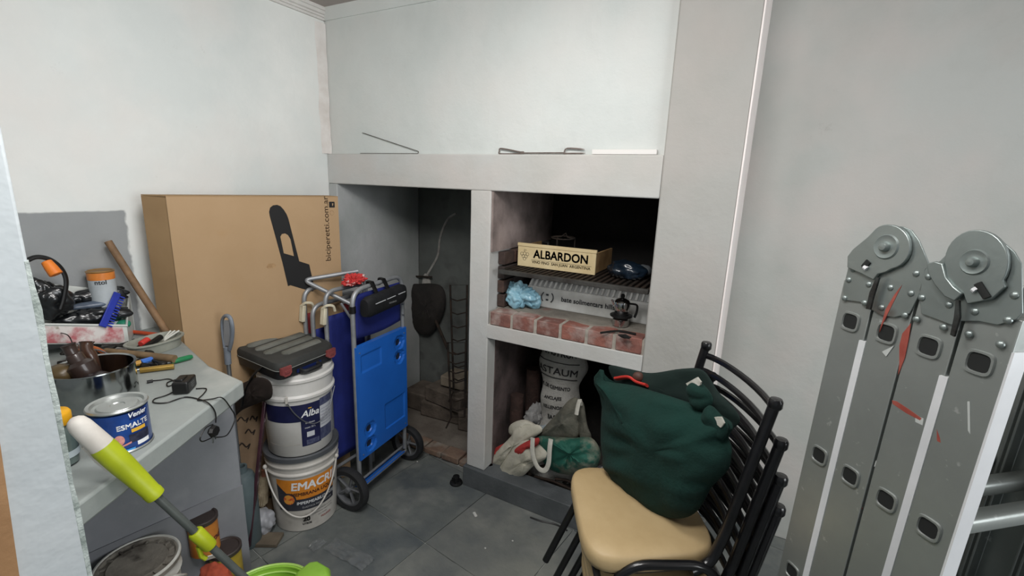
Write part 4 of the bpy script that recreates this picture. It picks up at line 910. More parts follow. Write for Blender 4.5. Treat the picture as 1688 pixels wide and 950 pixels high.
cs = (PY(318, 868, .30+.20*.70)-mA).length
obj('locking_collar', G().tube([ML(cs), ML(cs+.004), ML(cs+.050), ML(cs+.056)], [.0125, .0150, .0145, .0125], 16), m_lime, mp, bevel=.001)
obj('hook', G().tube([ML(cs+.03)+V((-.004, -.01, -.012)), ML(cs+.045)+V((-.008, -.012, -.026)), ML(cs+.06)+V((-.004, -.012, -.022))], .005, 8), m_lime, mp)
obj('mop_head', G().box(ML(tail)+V((0, .0, -.02)), (.30, .10, .025), RZ(20)), m_lime, mp, bevel=.006)
obj('mop_pad', G().box(ML(tail)+V((0, .0, -.040)), (.32, .115, .016), RZ(20)), mat('pad_white', '#c9cbc9', '#a5a8a5', rough=.9), mp, bevel=.005)
tag(obj('paper_label', G().box(PY(350, 918, .56), (.030, .002, .022), RZ(60)@RX(30)), m_wht), 'small white paper slip stuck to the stacked cans', 'label')
# green mop bucket
gb0 = V((-1.195, .700, 0)); gz = .245
gbk = root('mop_bucket', (gb0.x, gb0.y, .001), 'bright lime green mop bucket with raised back on the floor', 'bucket')
m_lg = mat('bucket_green', '#8fbf45', '#7fae38', rough=.35, scale=6, coat=.2); m_lg2 = mat('bucket_green_pale', '#a9cf6a', rough=.35)
def gring(s, z, dx=0): 
    o_ = []
    for i in range(40):
        t = 2*math.pi*i/40; x = math.cos(t)*.115*s; y = math.sin(t)*.085*s
        v = RZ(40)@V((x, y, 0)); o_.append(V((gb0.x+v.x, gb0.y+v.y, z)))
    return o_
obj('bucket_body', G().loft([gring(.80, .001), gring(.82, .008), gring(.99, gz), gring(1.05, gz), gring(1.05, gz+.006), gring(.95, gz+.004), gring(.78, .02)]), m_lg, gbk, bevel=.001)
obj('rim', G().tube(gring(1.04, gz+.006), .004, 6, closed=True), m_lg2, gbk)
obj('inner_basket', G().loft([gring(.93, gz-.002), gring(.88, gz-.03), gring(.6, gz-.05), gring(.30, gz-.055)], False, True), m_lg, gbk)
obj('inner_ring', G().tube(gring(.90, gz-.012), .003, 6, closed=True), m_lg2, gbk)
hc = PZ(528, 935, gz); hc2 = V((gb0.x+.085, gb0.y+.095, 0))
obj('raised_back', G().loft([[V((hc2.x+sx_*.050*s+0, hc2.y+sy_*.045*s, z)) for sx_, sy_ in ((-1, -.6), (-.6, -1), (.6, -1), (1, -.6), (1, .6), (.6, 1), (-.6, 1), (-1, .6))] for s, z in ((.85, .001), (1.0, .20), (1.0, .255), (.85, .268), (.6, .272))]), m_lg, gbk, bevel=.006, seg=3)

# ================================================================== BUCKET STACK
BC = V((-1.655, 1.180, 0)); RB, RTp, BHt = .128, .146, .375
m_bw = mat('pail_white', '#c9c6c0', '#b2aea7', rough=.45, scale=5, c3='#8f8a83', s3=8, t3=(.6, .8))
def pr_(z, rb=RB, rt=RTp, h=BHt): return rb+(rt-rb)*z/h
pe = root('paint_pail', (BC.x, BC.y, .001), 'white pail with orange label EMACRIL and wire handle, lower of the stack', 'bucket', 'stacked 20 litre paint pails')
obj('pail_body', G().lathe([(RB-.004, .001), (RB, .005), (pr_(.275), .275), (pr_(.28)+.007, .28), (pr_(.285)+.007, .285), (pr_(.29)+.001, .292), (pr_(.31)+.001, .312), (pr_(.31)+.006, .316), (pr_(.32)+.006, .322), (pr_(.33)+.001, .328), (pr_(.36), .352), (RTp-.01, .352)], BC, n=56), m_bw, pe)
obj('lid', G().lathe([(RTp+.001, .345), (RTp+.007, .347), (RTp+.007, .366), (RTp+.001, .370), (RTp-.012, .366), (0, .366)], BC, n=56, cap=False), mat('lid_grey', '#55585c', '#484b4f', rough=.5, scale=8), pe)
af = math.atan2(-BC.y, -BC.x)+.0
def pband(name, a0, a1, z0, z1, mm, par, c, zb, rr, lift, k=24, s0=0, s1=0):
    g = G(); g.grid(lambda u, v: (lambda z: V((c.x+(rr(z)+lift)*math.cos(a0+(a1-a0)*u), c.y+(rr(z)+lift)*math.sin(a0+(a1-a0)*u), zb+z)))(z0+(z1-z0)*v+(s0*(1-v)+s1*v)*u), k, 2)
    return obj(name, g, mm, par)
rr1 = lambda z: pr_(z)
m_og = mat('label_orange', '#d98a2f', '#cc7c26', rough=.45, scale=30); m_nv = mat('label_navy', '#34363f', '#2a2c35', rough=.5, scale=30)
pband('orange_label', af-.85, af+.95, .165, .262, m_og, pe, BC, 0, rr1, .0010)
pband('dark_label', af-.85, af+.95, .110, .166, m_nv, pe, BC, 0, rr1, .0010)
pband('dark_label_edge', af-.85, af-.42, .165, .240, m_nv, pe, BC, 0, rr1, .0014, s0=0, s1=-.06)
def cymap(c, rr, a0, z0, lift): return lambda x, y: (lambda z: V((c.x+(rr(z-c.z)+lift)*math.cos(a0+x/.14), c.y+(rr(z-c.z)+lift)*math.sin(a0+x/.14), z)))(z0+y)
text('lettering', 'EMACRIL', .052, cymap(BC, rr1, af+.32, .228, .0022), mw, pe, bold=.0013, sx=.98, slant=.12)
text('lettering', 'MEMBRANA LIQUIDA', .022, cymap(BC, rr1, af+.32, .190, .0020), mat('label_dark_text', '#4b2a1c', rough=.5), pe, bold=.0006, sx=.98, slant=.1)
text('lettering', 'IMPERMEABILIZANTE', .020, cymap(BC, rr1, af+.33, .146, .0020), mw, pe, bold=.0003, slant=.1, sx=.9)
text('lettering', 'ELASTICA PARA TECHOS', .012, cymap(BC, rr1, af+.36, .124, .0020), mat('print_pale', '#a6a7aa', rough=.5), pe, bold=.0002)
text('lettering', '20', .030, cymap(BC, rr1, af-.02, .062, .0012), mat('print_black', '#22201e'), pe, bold=.0016)
text('lettering', 'LITROS', .012, cymap(BC, rr1, af-.01, .040, .0012), mat('print_black', '#22201e'), pe, bold=.0006)
for r_, t_ in enumerate(('Membrana liquida en pasta', 'Revestimiento impermeable', 'para techos')):
    text('small_print', t_, .0095, cymap(BC, rr1, af+.50, .094-.014*r_, .0012), mat('print_grey_dark', '#5b5856', rough=.6), pe)
text('small_print', 'MOLINOS', .012, cymap(BC, rr1, af+.62, .048, .0012), mat('print_redbrown', '#a0524c', rough=.6), pe, bold=.0003)
q = G().grid(lambda u, v: (lambda dx, dz: V((BC.x+(rr1(.17)+.0026)*math.cos(af-.48+dx), BC.y+(rr1(.17)+.0026)*math.sin(af-.48+dx), .168+dz)))(.030/.14*v*math.cos(2*math.pi*u), .030*v*math.sin(2*math.pi*u)), 24, 2)
obj('round_badge', q, m_nv, pe)
q = G().grid(lambda u, v: (lambda dx, dz: V((BC.x+(rr1(.17)+.0032)*math.cos(af-.48+dx), BC.y+(rr1(.17)+.0032)*math.sin(af-.48+dx), .168+dz)))(.023/.14*v*math.cos(2*math.pi*u), .023*v*math.sin(2*math.pi*u)), 24, 2)
obj('badge_centre', q, mat('badge_orange', '#d9963f', '#c04a30', rough=.5, scale=60, thr=(.5, .56)), pe)
# handle hanging down in front
ea, eb = af-1.25, af+1.05
hp = []
for i in range(15):
    t = i/14; a = ea+(eb-ea)*t; dz = .300-.215*math.sin(math.pi*t)**.75; r = rr1(dz)+.012
    hp.append(V((BC.x+r*math.cos(a), BC.y+r*math.sin(a), dz)))
obj('handle', G().tube(smooth(hp, 3), .0035, 8), mat('handle_white', '#c8c5bf', rough=.4), pe)
obj('handle_lug', G().ico(hp[0], (.009, .009, .011), 2), m_bw, pe); obj('handle_lug', G().ico(hp[-1], (.009, .009, .011), 2), m_bw, pe)
# upper pail
UC = V((-1.640, 1.168, .3715)); UB, UT, UH = .127, .143, .365
rr2 = lambda z: UB+(UT-UB)*z/UH
pu = root('paint_pail', UC.to_tuple(), 'white pail with navy label Alba under the black tool case, upper of the stack', 'bucket', 'stacked 20 litre paint pails')
obj('pail_body', G().lathe([(UB-.004, 0), (UB, .005), (rr2(.255), .255), (rr2(.26)+.009, .258), (rr2(.27)+.009, .268), (rr2(.28)+.001, .276), (rr2(.33)+.001, .325), (rr2(.34)+.006, .330), (rr2(.35)+.006, .340), (rr2(.355), .346), (rr2(.35), .362), (rr2(.35)-.008, .362)], UC, n=56), mat('pail_bright', '#d6d5d2', '#c6c4c0', rough=.4, scale=5), pu)
af2 = math.atan2(-UC.y, -UC.x)
m_nb = mat('label_deep_blue', '#1e2148', '#191c3e', rough=.4, scale=20)
pband('navy_label', af2+.02, af2+.62, .045, .235, m_nb, pu, UC, UC.z, rr2, .001)
pband('navy_label_top', af2-1.05, af2+.03, .160, .235, m_nb, pu, UC, UC.z, rr2, .001, s0=-.0, s1=0)
pband('white_text_panel', af2+.60, af2+1.15, .105, .205, mat('panel_pale', '#c3c6cc', rough=.5), pu, UC, UC.z, rr2, .0012)
pband('navy_label_side', af2+.60, af2+1.15, .050, .106, mat('label_blue_grey', '#3d4262', '#50556f', rough=.5, scale=60, thr=(.45, .5)), pu, UC, UC.z, rr2, .001)
pband('navy_label_side_top', af2+.60, af2+1.15, .205, .240, mat('label_blue_grey', '#3d4262'), pu, UC, UC.z, rr2, .001)
text('lettering', 'Alba', .040, cymap(UC, rr2, af2+.30, UC.z+.190, .002), mw, pu, bold=.0006, slant=.25)
pband('yellow_mark', af2+.24, af2+.34, .212, .216, my, pu, UC, UC.z, rr2, .002)
pband('icon_panel', af2+.17, af2+.40, .085, .108, mat('panel_pale', '#c3c6cc'), pu, UC, UC.z, rr2, .002)
pband('grey_panel', af2+.15, af2+.55, .050, .072, mat('label_blue_grey', '#3d4262'), pu, UC, UC.z, rr2, .002)
text('small_print', 'albalatex', .011, cymap(UC, rr2, af2+.28, UC.z+.150, .002), mw, pu)
text('small_print', 'mate 20 L', .011, cymap(UC, rr2, af2+.28, UC.z+.128, .002), mw, pu)
for r_ in range(6): text('small_print', 'acabado interior lavable', .0085, cymap(UC, rr2, af2+.86, UC.z+.190-.014*r_, .002), mat('print_blue_grey', '#6d7390', rough=.6), pu, sx=.8)
pband('moulded_line', af2-1.1, af2+.02, .055, .058, m_bw, pu, UC, UC.z, rr2, .001)
hp = []
for i in range(13):
    t = i/12; a = af2-.28+1.5*t; dz = .258-.115*math.sin(math.pi*min(1, t*1.05))**.8*(1 if t < .5 else 1); r = rr2(dz)+.014
    hp.append(V((UC.x+r*math.cos(a), UC.y+r*math.sin(a), UC.z+dz)))
obj('handle', G().tube(smooth(hp, 3), .0022, 6), mat('galv_wire', '#75777c', rough=.4, metal=.7), pu)
obj('handle_lug', G().box(hp[0]+V((0, 0, .01)), (.008, .008, .028), RZ(math.degrees(af2-.28))), m_bw, pu)
# ---- black and grey tool case lying flat on top
KZ = UC.z+.3635; KT = KZ+.074
k_l, k_f, k_r, k_b = PZ(386, 572, KT), PZ(458, 602, KT), PZ(551, 566, KT), PZ(488, 538, KT)
k_l.x = max(k_l.x, -1.875)
kc = (k_l+k_f+k_r+k_b)/4
tc_ = root('tool_case', (kc.x, kc.y, KZ), 'dusty black power tool case with red latches lying on the upper pail', 'case')
m_case = mat('case_black', '#17181a', '#222326', rough=.5, scale=12); m_dust = mat('case_dust', '#6f706a', '#565750', rough=.85, scale=7, bump=.2)
def KQ(u, v, h): # u from left corner to front corner, v from front edge to back
    p = k_l.lerp(k_f, u)*(1-v)+k_b.lerp(k_r, u)*v; return V((p.x, p.y, KZ+h))
def kring(e, h, k=6):
    o_ = []
    for (u, v), (du, dv) in zip(((0, 0), (1, 0), (1, 1), (0, 1)), ((1, 1), (-1, 1), (-1, -1), (1, -1))):
        c = KQ(u, v, h); a = KQ(u+du*.12, v, h); b = KQ(u, v+dv*.12, h)
        ctr_ = KQ(.5, .5, h)
        seq = [b, a] if (u, v) in ((0, 0), (1, 1)) else [a, b]
        for i in range(5):
            t = i/4; p = seq[0]*(1-t)**2+c*2*t*(1-t)+seq[1]*t*t; o_.append(ctr_+(p-ctr_)*(1+e))
    return o_
obj('lower_shell', G().loft([kring(-.06, .001), kring(-.01, .007), kring(0, .042)]), m_case, tc_)
obj('upper_shell', G().loft([kring(.012, .043), kring(.012, .062), kring(-.02, .072), kring(-.05, .074)]), mat('case_groove_shade', '#2c2d2c', '#3a3b39', rough=.8, scale=9), tc_)  # darker shell colour stands for the shade between the dusty ridges
obj('seam', G().tube(kring(.012, .0425), .0018, 6, closed=True), mat('seam_grey', '#7b7d7a', rough=.6), tc_)
for k in range(4):
    u = .16+.20*k; a, b = KQ(u, .10 if k < 3 else .25, .0735), KQ(u, .90, .0735)
    obj('ridge', G().tube([a, a.lerp(b, .05), a.lerp(b, .95), b], [.006, .022, .022, .006], 12, flat=.5, up=(0, 0, 1)), m_dust, tc_)
m_lat = mat('latch_red', '#8a4644', '#74393a', rough=.5, scale=20)
e_ = (k_r-k_f).normalized(); en_ = V((e_.y, -e_.x, 0))
def latch(t):
    p = KQ(1, t, .043)
    R_ = Matrix((e_, en_, V((0, 0, 1)))).transposed()
    lt = obj('latch', G().loft([[p+e_*x*s+en_*(.004+d)+V((0, 0, z)) for x, z in ((-.019, .014), (.019, .014), (.019, -.012), (.010, -.022), (-.010, -.022), (-.019, -.012))] for s, d in ((1.2, -.004), (1.2, .006), (1.05, .010))]), m_lat, tc_)
    obj('latch_tab', G().box(p+en_*.0145+V((0, 0, -.004)), (.020, .003, .012), R_), m_lat, lt, bevel=.001)
latch(.10); latch(.90)
hp = [KQ(1, .35, .02)+en_*.0, KQ(1, .36, .016)+en_*.022, KQ(1, .5, .016)+en_*.026, KQ(1, .64, .016)+en_*.022, KQ(1, .65, .02)]
obj('carry_handle', G().tube(smooth(hp, 4), .009, 8), m_case, tc_)
obj('label_strip', G().box(KQ(1, .5, .020)+en_*.003, (.12, .002, .014), Matrix((e_, en_, V((0, 0, 1)))).transposed()), mat('navy', '#142252', rough=.4), tc_)
# ================================================================== BETWEEN COUNTER AND PAILS
# crutch with grey grip
ch_ = root('walking_crutch', (PY(378, 610, 1.0).x, 1.0, .002), 'grey handled aluminium crutch standing behind the end of the counter', 'crutch')
Yc = .965; p_ = lambda x, y: PY(x, y, Yc)
m_gg = mat('grip_grey', '#7b828b', '#6b727b', rough=.5, scale=20); m_alu = mat('aluminium', '#b0b5ba', '#9ea3a8', rough=.3, metal=.85, scale=20)
obj('arm_cuff', G().tube(smooth([p_(371, 577), p_(367, 550), p_(366, 530), p_(371, 521), p_(379, 524), p_(383, 540), p_(382, 560), p_(378, 577)], 5), .0075, 10, flat=.8), m_gg, ch_)
obj('cuff_web', G().loft([[p_(370+a_*9, y)+V((0, d, 0)) for a_, d in ((0, .003), (1, .003), (1, -.003), (0, -.003))] for y in (528, 545, 570)]), mat('grip_light', '#99a0a8', rough=.4), ch_)
obj('collar', G().tube([p_(374, 572), p_(376, 600)], [.013, .012], 12), m_gg, ch_)
b_ = p_(377, 612); obj('tube', G().tube([p_(376, 598), V((b_.x-.0, Yc+.0, .012))], .0085, 12), m_alu, ch_)
obj('rubber_foot', G().lathe([(.014, .001), (.013, .015), (.010, .03)], V((b_.x, Yc, 0)), n=14), m_bp, ch_)
# maroon board leaning
q0, q1 = PZ(412, 900, .02), PY(437, 662, 1.03)
mb = V((q1-q0)); bd = mb.normalized(); bw = bd.cross(V((-.8, -.6, 0))).normalized(); bn = bw.cross(bd)
Rb = Matrix((bw, bn, bd)).transposed()
tag(obj('maroon_board', G().box(q0.lerp(q1, .5), (.022, .012, mb.length), Rb), mat('maroon_gloss', '#4a2f37', '#36222a', rough=.25, scale=10, c3='#a79aa0', s3=18, t3=(.66, .74), coat=.4), bevel=.002), 'glossy maroon wooden strip leaning between the counter and the pails', 'board')
# cardboard carton low behind, with dark floral print, black strap, white bag, broom
tag(obj('carton', G().box(V((-1.83, 1.035, .27)), (.05, .16, .54), RZ(-14)), mat('carton_brown', '#8f7860', '#7a654f', rough=.9, scale=5, c3='#2e2620', s3=9, t3=(.62, .66)), bevel=.004), 'brown carton with dark printed scrolls behind the maroon strip', 'box')
tag(obj('black_strap', G().tube(smooth([PY(440, 598, 1.03), PY(418, 618, 1.00), PY(404, 645, .985), PY(400, 668, .985)], 5), .016, 8, flat=.3), mat('black_rubber', '#111213')), 'black strap hanging under the tool case', 'strap')
dcl = root('dark_cloth', PY(410, 655, 1.0).to_tuple(), 'dark brown cloth draped between the counter end and the upper pail', 'cloth')
sheet([(378, 640), (400, 632), (425, 622), (446, 630), (448, 655), (428, 664), (400, 676), (380, 690)], 1.0, .015, 33, mat('dark_brown_cloth', '#2c221d', '#1f1815', rough=.9), dcl, 'drape')
crt = bpy.data.objects['carton']
for k, (x, y, w) in enumerate(((400, 692, 9), (412, 712, 8), (402, 735, 10), (418, 690, 6))):
    def onb(px, py):
        v = ray(px, py); n_ = RZ(-14)@V((1, 0, 0)); t = (V((-1.83, 1.035, 0))+n_*.0258-EYEV).dot(n_)/v.dot(n_); return EYEV+v*t
    obj('printed_scroll', G().tube(smooth([onb(x-w, y+3), onb(x-w*.3, y-4), onb(x+w*.4, y+2), onb(x+w, y-3), onb(x+w*.7, y+5)], 4), .003, 4), mat('scroll_print', '#2a221d', rough=.9), crt)
br = root('straw_brush', PZ(430, 850, .0).to_tuple(), 'pale straw hand brush standing between the maroon strip and the pails', 'brush')
m_str = mat('straw', '#b5a78e', '#8f8068', rough=.9, scale=20, bump=.4)
bp0, bp1 = PY(436, 780, 1.06), PY(428, 828, 1.05)
bp0.z = max(bp0.z, .1)
rnd = random.Random(3)
for k in range(26):
    a = 2*math.pi*k/26; o1 = V((.008*math.cos(a), .008*math.sin(a), 0)); o2 = V((.034*math.cos(a), .030*math.sin(a), rnd.uniform(-.006, .006)))
    obj('bristle', G().tube([bp0+o1, bp0.lerp(bp1, .5)+o1*.5+o2*.6, bp1+o2], [.003, .0045, .004], 5), m_str, br)
obj('binding', G().tube([bp0+V((0, 0, .015)), bp0+V((0, 0, -.012))], [.011, .014], 10), mat('twine', '#8a5a48', rough=.8), br)
c = PZ(428, 870, .05)
tag(obj('white_bag', G().ico(V((c.x-.02, c.y+.03, .055)), (.055, .05, .055), 4, 93, .2, 9, .4, 14, flatz=.002), mat('white_film', '#a7a9ae', '#8d8f95', rough=.4), sharp=60), 'crumpled white plastic bag on the floor left of the lower pail', 'bag')
tag(obj('teal_canister', G().lathe([(.045, .001), (.050, .01), (.050, .30), (.040, .325), (.022, .335), (.022, .36), (.016, .36), (.016, .34)], V((-1.70, .935, 0)), n=24), mat('grey_teal', '#5f6d70', '#4d5a5e', rough=.5, scale=6)), 'grey teal canister standing between counter and maroon strip', 'canister')
tag(obj('wood_offcut', G().box(V((PZ(444, 890, .01).x, PZ(444, 890, .01).y, .010)), (.09, .07, .016), RZ(30)), mat('offcut', '#6f6556', '#5c5347', rough=.8, scale=12), bevel=.002), 'flat brown wood offcut on the floor in front of the maroon strip', 'wood')
# ================================================================== BEACH CART
m_tubeA = mat('silver_tube', '#9da0a3', '#8b8e91', rough=.45, metal=.45, scale=20)
m_blue = mat('tray_blue', '#2269c8', '#1d5fba', rough=.35, scale=4)
m_bfab = mat('fabric_blue', '#1d2a78', '#172163', rough=.8, scale=6, bump=.15)
c0_, c1_ = V((-1.488, 1.345, 0)), V((-1.520, 1.690, 0))
cu = (c1_-c0_).normalized(); cn_ = V((cu.y, -cu.x, 0)); W_ = (c1_-c0_).length
def CT(u, z, d=0): p = c0_+cu*(u*W_); return V((p.x, p.y, 0))+cn_*d+V((0, 0, z))
kt = root('beach_cart', CT(.5, 0).to_tuple(), 'folding beach cart with blue plastic tray standing upright against the barbecue', 'cart')
obj('frame_tube', G().tube(fillet([CT(0, .10), CT(0, 1.03), CT(1, 1.045), CT(1, .10)], .07, 8), .0105, 12), m_tubeA, kt)
# tray panel with recesses
def TP(u, v, d): return CT(-.02+u*1.03, .235+.545*v+.0*u, d)
g = G(); N1, N2 = 70, 116
holes = [(.84, .88), (.84, .745), (.20, .235), (.20, .095)]
def dep_(u, v):
    d = .016
    if .045 < u < .955 and .03 < v < .97: d = .016
    x, y = u*W_, v*.545
    if .50*W_ < x < .93*W_ and .07 < y < .20: d -= .006
    if .08*W_ < x < .45*W_ and .42 < y < .50: d -= .004
    for (hu, hv) in holes:
        r = math.hypot((u-hu)*W_, (v-hv)*.545)
        if r < .036: d -= .008
        if r < .018: d -= .010
    return d
g.grid(lambda u, v: TP(u, v, dep_(u, v)+.003), N1, N2)
nb_ = len(g.v); 
g.grid(lambda u, v: TP(u, v, -.006), 1, 1)
# edge skirt
per = [(i/24, 0) for i in range(25)]+[(1, i/24) for i in range(1, 25)]+[(1-i/24, 1) for i in range(1, 25)]+[(0, 1-i/24) for i in range(1, 24)]
g.loft([[TP(u, v, dep_(u, v)+.003) for u, v in per], [TP(u, v, -.006) for u, v in per]], False, False)
tray = obj('tray_panel', g, m_blue, kt, sharp=50)
m_hole = mat('cup_hole_dark', '#1a2436', rough=.6)
for (hu, hv) in holes:
    c = TP(hu, hv, .004); obj('cup_hole', G().tube([c-cn_*.0005, c+cn_*.0012], .0175, 20), m_hole, tray)
for (u, v) in ((.05, .95), (.95, .95), (.05, .04), (.95, .04)):
    c = TP(u, v, .018); obj('rivet', G().tube([c, c+cn_*.003], [.004, .003], 8), m_alu, kt)
# fabric panel at the top
g = G(); g.grid(lambda u, v: CT(.04+.92*u, .815+.195*v-.012*math.sin(math.pi*u)*(1-v), -.004+.010*math.sin(math.pi*u)*math.sin(math.pi*v)*noise.noise(V((u*3, v*2, 1)))), 16, 10)
fp = obj('fabric_panel', g, m_bfab, kt); so = fp.modifiers.new('solid', 'SOLIDIFY'); so.thickness = .002
for z in (.845, .90, .96): obj('snap', G().tube([CT(.97, z, .010), CT(.97, z, .015)], .004, 8), m_alu, kt)
# axle, foot platform, wheels
obj('axle', G().tube([CT(-.13, .10, -.02), CT(1.14, .10, -.02)], .006, 10), m_tubeA, kt)
obj('foot_bar', G().tube([CT(0, .11, 0), CT(0, .085, .005), CT(1, .085, .005), CT(1, .11, 0)], .008, 10), m_tubeA, kt)
obj('foot_platform', G().loft([[CT(u, .095, .012), CT(u, .082, .012), CT(u, .060, -.055), CT(u, .073, -.055)] for u in (.04, .96)]), m_blue, kt, bevel=.003)
m_tyre = mat('tyre', '#26272a', '#1c1d1f', rough=.8, scale=20); m_rim = mat('rim_grey', '#6b6d70', '#5b5d60', rough=.5, scale=12)
Rw = Matrix((V((0, 0, 1)), cn_, cu)).transposed()       # local z along the axle
for u, rad in ((-.135, .104), (1.15, .098)):
    c = CT(u, rad+.001, -.02)
    wh = obj('wheel', G().lathe([(rad*.74, -.017), (rad*.94, -.019), (rad, -.011), (rad, .011), (rad*.94, .019), (rad*.74, .017), (rad*.70, 0)], c, Rw, n=36, cap=False), m_tyre, kt)
    obj('wheel_rim', G().lathe([(rad*.76, -.014), (rad*.68, -.014), (rad*.66, 0), (rad*.68, .014), (rad*.76, .014)], c, Rw, n=36, cap=False), m_rim, wh)
    for k in range(5):
        a = 2*math.pi*k/5+.3; e = Rw@V((math.cos(a), math.sin(a), 0))
        obj('spoke', G().tube([c+e*.010, c+e*rad*.70], [.010, .013], 6, flat=.6), m_rim, wh)
    obj('hub', G().lathe([(.001, -.020), (.012, -.019), (.015, -.012), (.015, .012), (.012, .019), (.001, .020)], c, Rw, n=18), m_rim, wh)
# clamps where the frame folds
for u in (0, 1): obj('clamp', G().tube([CT(u, .935), CT(u, .965)], .0145, 10), m_bp, kt)
# black pouch strapped on the top bar
po = root('strap_pouch', CT(.5, .97, .03).to_tuple(), 'black zipped handlebar pouch strapped to the top bar of the beach cart', 'bag')
m_pou = mat('pouch_black', '#121315', '#1b1c1f', rough=.6, scale=16, bump=.15)
pa_, pb_ = CT(.07, .955, .042), CT(.86, .972, .042)
rings = []
for i in range(13):
    t = i/12; p = pa_.lerp(pb_, t); s = .82+.18*min(1, min(t, 1-t)*12)**.5
    rings.append([p+cn_*(.027*s*math.copysign(abs(math.cos(a))**.7, math.cos(a)))+V((0, 0, .046*s*math.copysign(abs(math.sin(a))**.7, math.sin(a)))) for a in [2*math.pi*j/24 for j in range(24)]])
obj('pouch_body', G().loft(rings), m_pou, po, sharp=60)
for a_, b__ in ((.16, .40), (.44, .66), (.74, .93)):
    p, q = pa_.lerp(pb_, a_), pa_.lerp(pb_, b__)
    obj('reflective_strip', G().tube([p+cn_*.0275+V((0, 0, .012)), q+cn_*.0275+V((0, 0, .012))], .0020, 4), mat('reflective', '#c2c5c8', rough=.4), po)
text('lettering', 'ROCKBROS', .010, lambda x, y: pa_.lerp(pb_, .58)+cu*x+cn_*.0285+V((0, 0, y-.012)), mat('print_grey', '#9a9c9c'), po, bold=.0003)
for t in (.33, .62):
    p = pa_.lerp(pb_, t); q = CT(.07+.79*t, 1.035)
    obj('strap', G().tube(smooth([p+V((0, 0, .030))+cn_*.018, p+V((0, 0, .062))+cn_*.0, V((p.x, p.y, 1.058))-cn_*.035, V((p.x, p.y, 1.035))-cn_*.062, V((p.x, p.y, 1.0))-cn_*.045], 4), .014, 8, flat=.25, up=cn_) if False else G().tube([p+V((0, 0, .03))+cn_*.010, p+V((0, 0, .05))-cn_*.010, V((p.x, p.y, 1.052))-cn_*.030, V((p.x, p.y, 1.054))-cn_*.052, V((p.x, p.y, 1.02))-cn_*.058], [.013, .013, .013, .013, .013], 6, flat=.3, up=(0, 0, 1)), m_bp, po)
# red cloth on top of the chairs
c = PY(608, 450, 1.50)
tag(obj('red_hat', G().ico(V((-1.575, 1.435, 1.055)), (.040, .045, .026), 5, 95, .3, 26, .7, 48), mat('red_white_cloth', '#c23b3a', '#b0302f', rough=.85, scale=20, c3='#cfc5c0', s3=30, t3=(.6, .68)), sharp=60), 'crumpled red and white cloth on top of the folded beach chairs', 'cloth')
# ================================================================== FOLDED BEACH CHAIRS
m_ck = mat('cream_clip', '#d3ccb5', '#bdb59d', rough=.6, scale=20); m_redf = mat('fabric_red', '#7a2226', '#5f1a1e', rough=.85, scale=9)
def beach_chair(X, xs, ytop, xr, yr, fab, lab, clip_=False, zlow=.06):
    """frame in a plane parallel to the cart: near post top at photo (xs, ytop), far end of top bar at (xr, yr)"""
    a = PX(xs, ytop, X); b = PX(xr, yr, X)
    if b.y > 1.66: b = V((X, 1.66, b.z))
    a2 = V((X, a.y+.0, zlow)); b2 = V((X, b.y, zlow))
    o = root('folded_beach_chair', (X, (a.y+b.y)/2, .002), lab, 'beach chair', 'folded beach chairs behind the cart')
    obj('frame', G().tube(fillet([V((X, a.y-.0, .012)), V((X, a.y, a.z)), V((X, b.y, (a.z+b.z)/2)), V((X, b.y, .012))], .055, 8), .0098, 10), m_tubeA, o)
    obj('cross_tube', G().tube([V((X, a.y, .16)), V((X, b.y, .16))], .008, 8), m_tubeA, o)
    h = a.z
    g = G(); g.grid(lambda u, v: V((X+.012*math.sin(math.pi*v*2)*math.sin(math.pi*u), a.y+.010+(b.y-a.y-.020)*u, .20+(h-.31)*v)), 10, 24)
    f_ = obj('fabric_sling', g, fab, o); so_ = f_.modifiers.new('solid', 'SOLIDIFY'); so_.thickness = .0025
    obj('armrest', G().tube([V((X+.018, a.y-.012, h*.80)), V((X+.018, a.y-.012, h*.55))], .011, 8, flat=.6), m_tubeA, o)
    if clip_:
        p = V((X, a.y-.004, h-.105))
        obj('cream_clip', G().box(p+V((0, -.008, 0)), (.026, .016, .075), RX(-8)), m_ck, o, bevel=.003)
        obj('cream_hook', G().tube(smooth([p+V((.0, -.010, .036)), p+V((.02, -.002, .050)), p+V((.03, .02, .044)), p+V((.028, .03, .02))], 4), .006, 6), m_ck, o)
    return o
beach_chair(-1.795, 480, 508, 600, 475, m_bfab, 'folded beach chair nearest the cardboard box, its low silver tube loop at left')
beach_chair(-1.735, 500, 478, 605, 458, m_redf, 'folded beach chair with red sling and a cream clip, second from the cardboard box', True)
beach_chair(-1.675, 514, 505, 605, 480, m_bfab, 'folded beach chair with a lower rounded loop, third from the cardboard box')
beach_chair(-1.615, 535, 482, 600, 466, m_bfab, 'folded beach chair with a cream clip, right behind the cart', True)
# loose U-shaped stand tube lying over the loops
gg_ = [PX(590, 447, -1.62), PX(565, 449, -1.66), PX(500, 462, -1.74), PX(512, 478, -1.70), PX(540, 490, -1.64), PX(582, 503, -1.56)]
for p in gg_: p.y = min(p.y, 1.68)
tag(obj('loose_tube', G().tube(fillet([gg_[0], gg_[2], gg_[5]], .03, 6), .0095, 10), m_tubeA), 'bent grey tube lying crosswise over the folded beach chairs', 'tube')
tag(obj('thin_rod', G().tube([PX(562, 500, -1.60), PX(592, 545, -1.545)], .006, 8), m_tubeA), 'thin grey tube slanting down behind the top of the cart', 'tube')
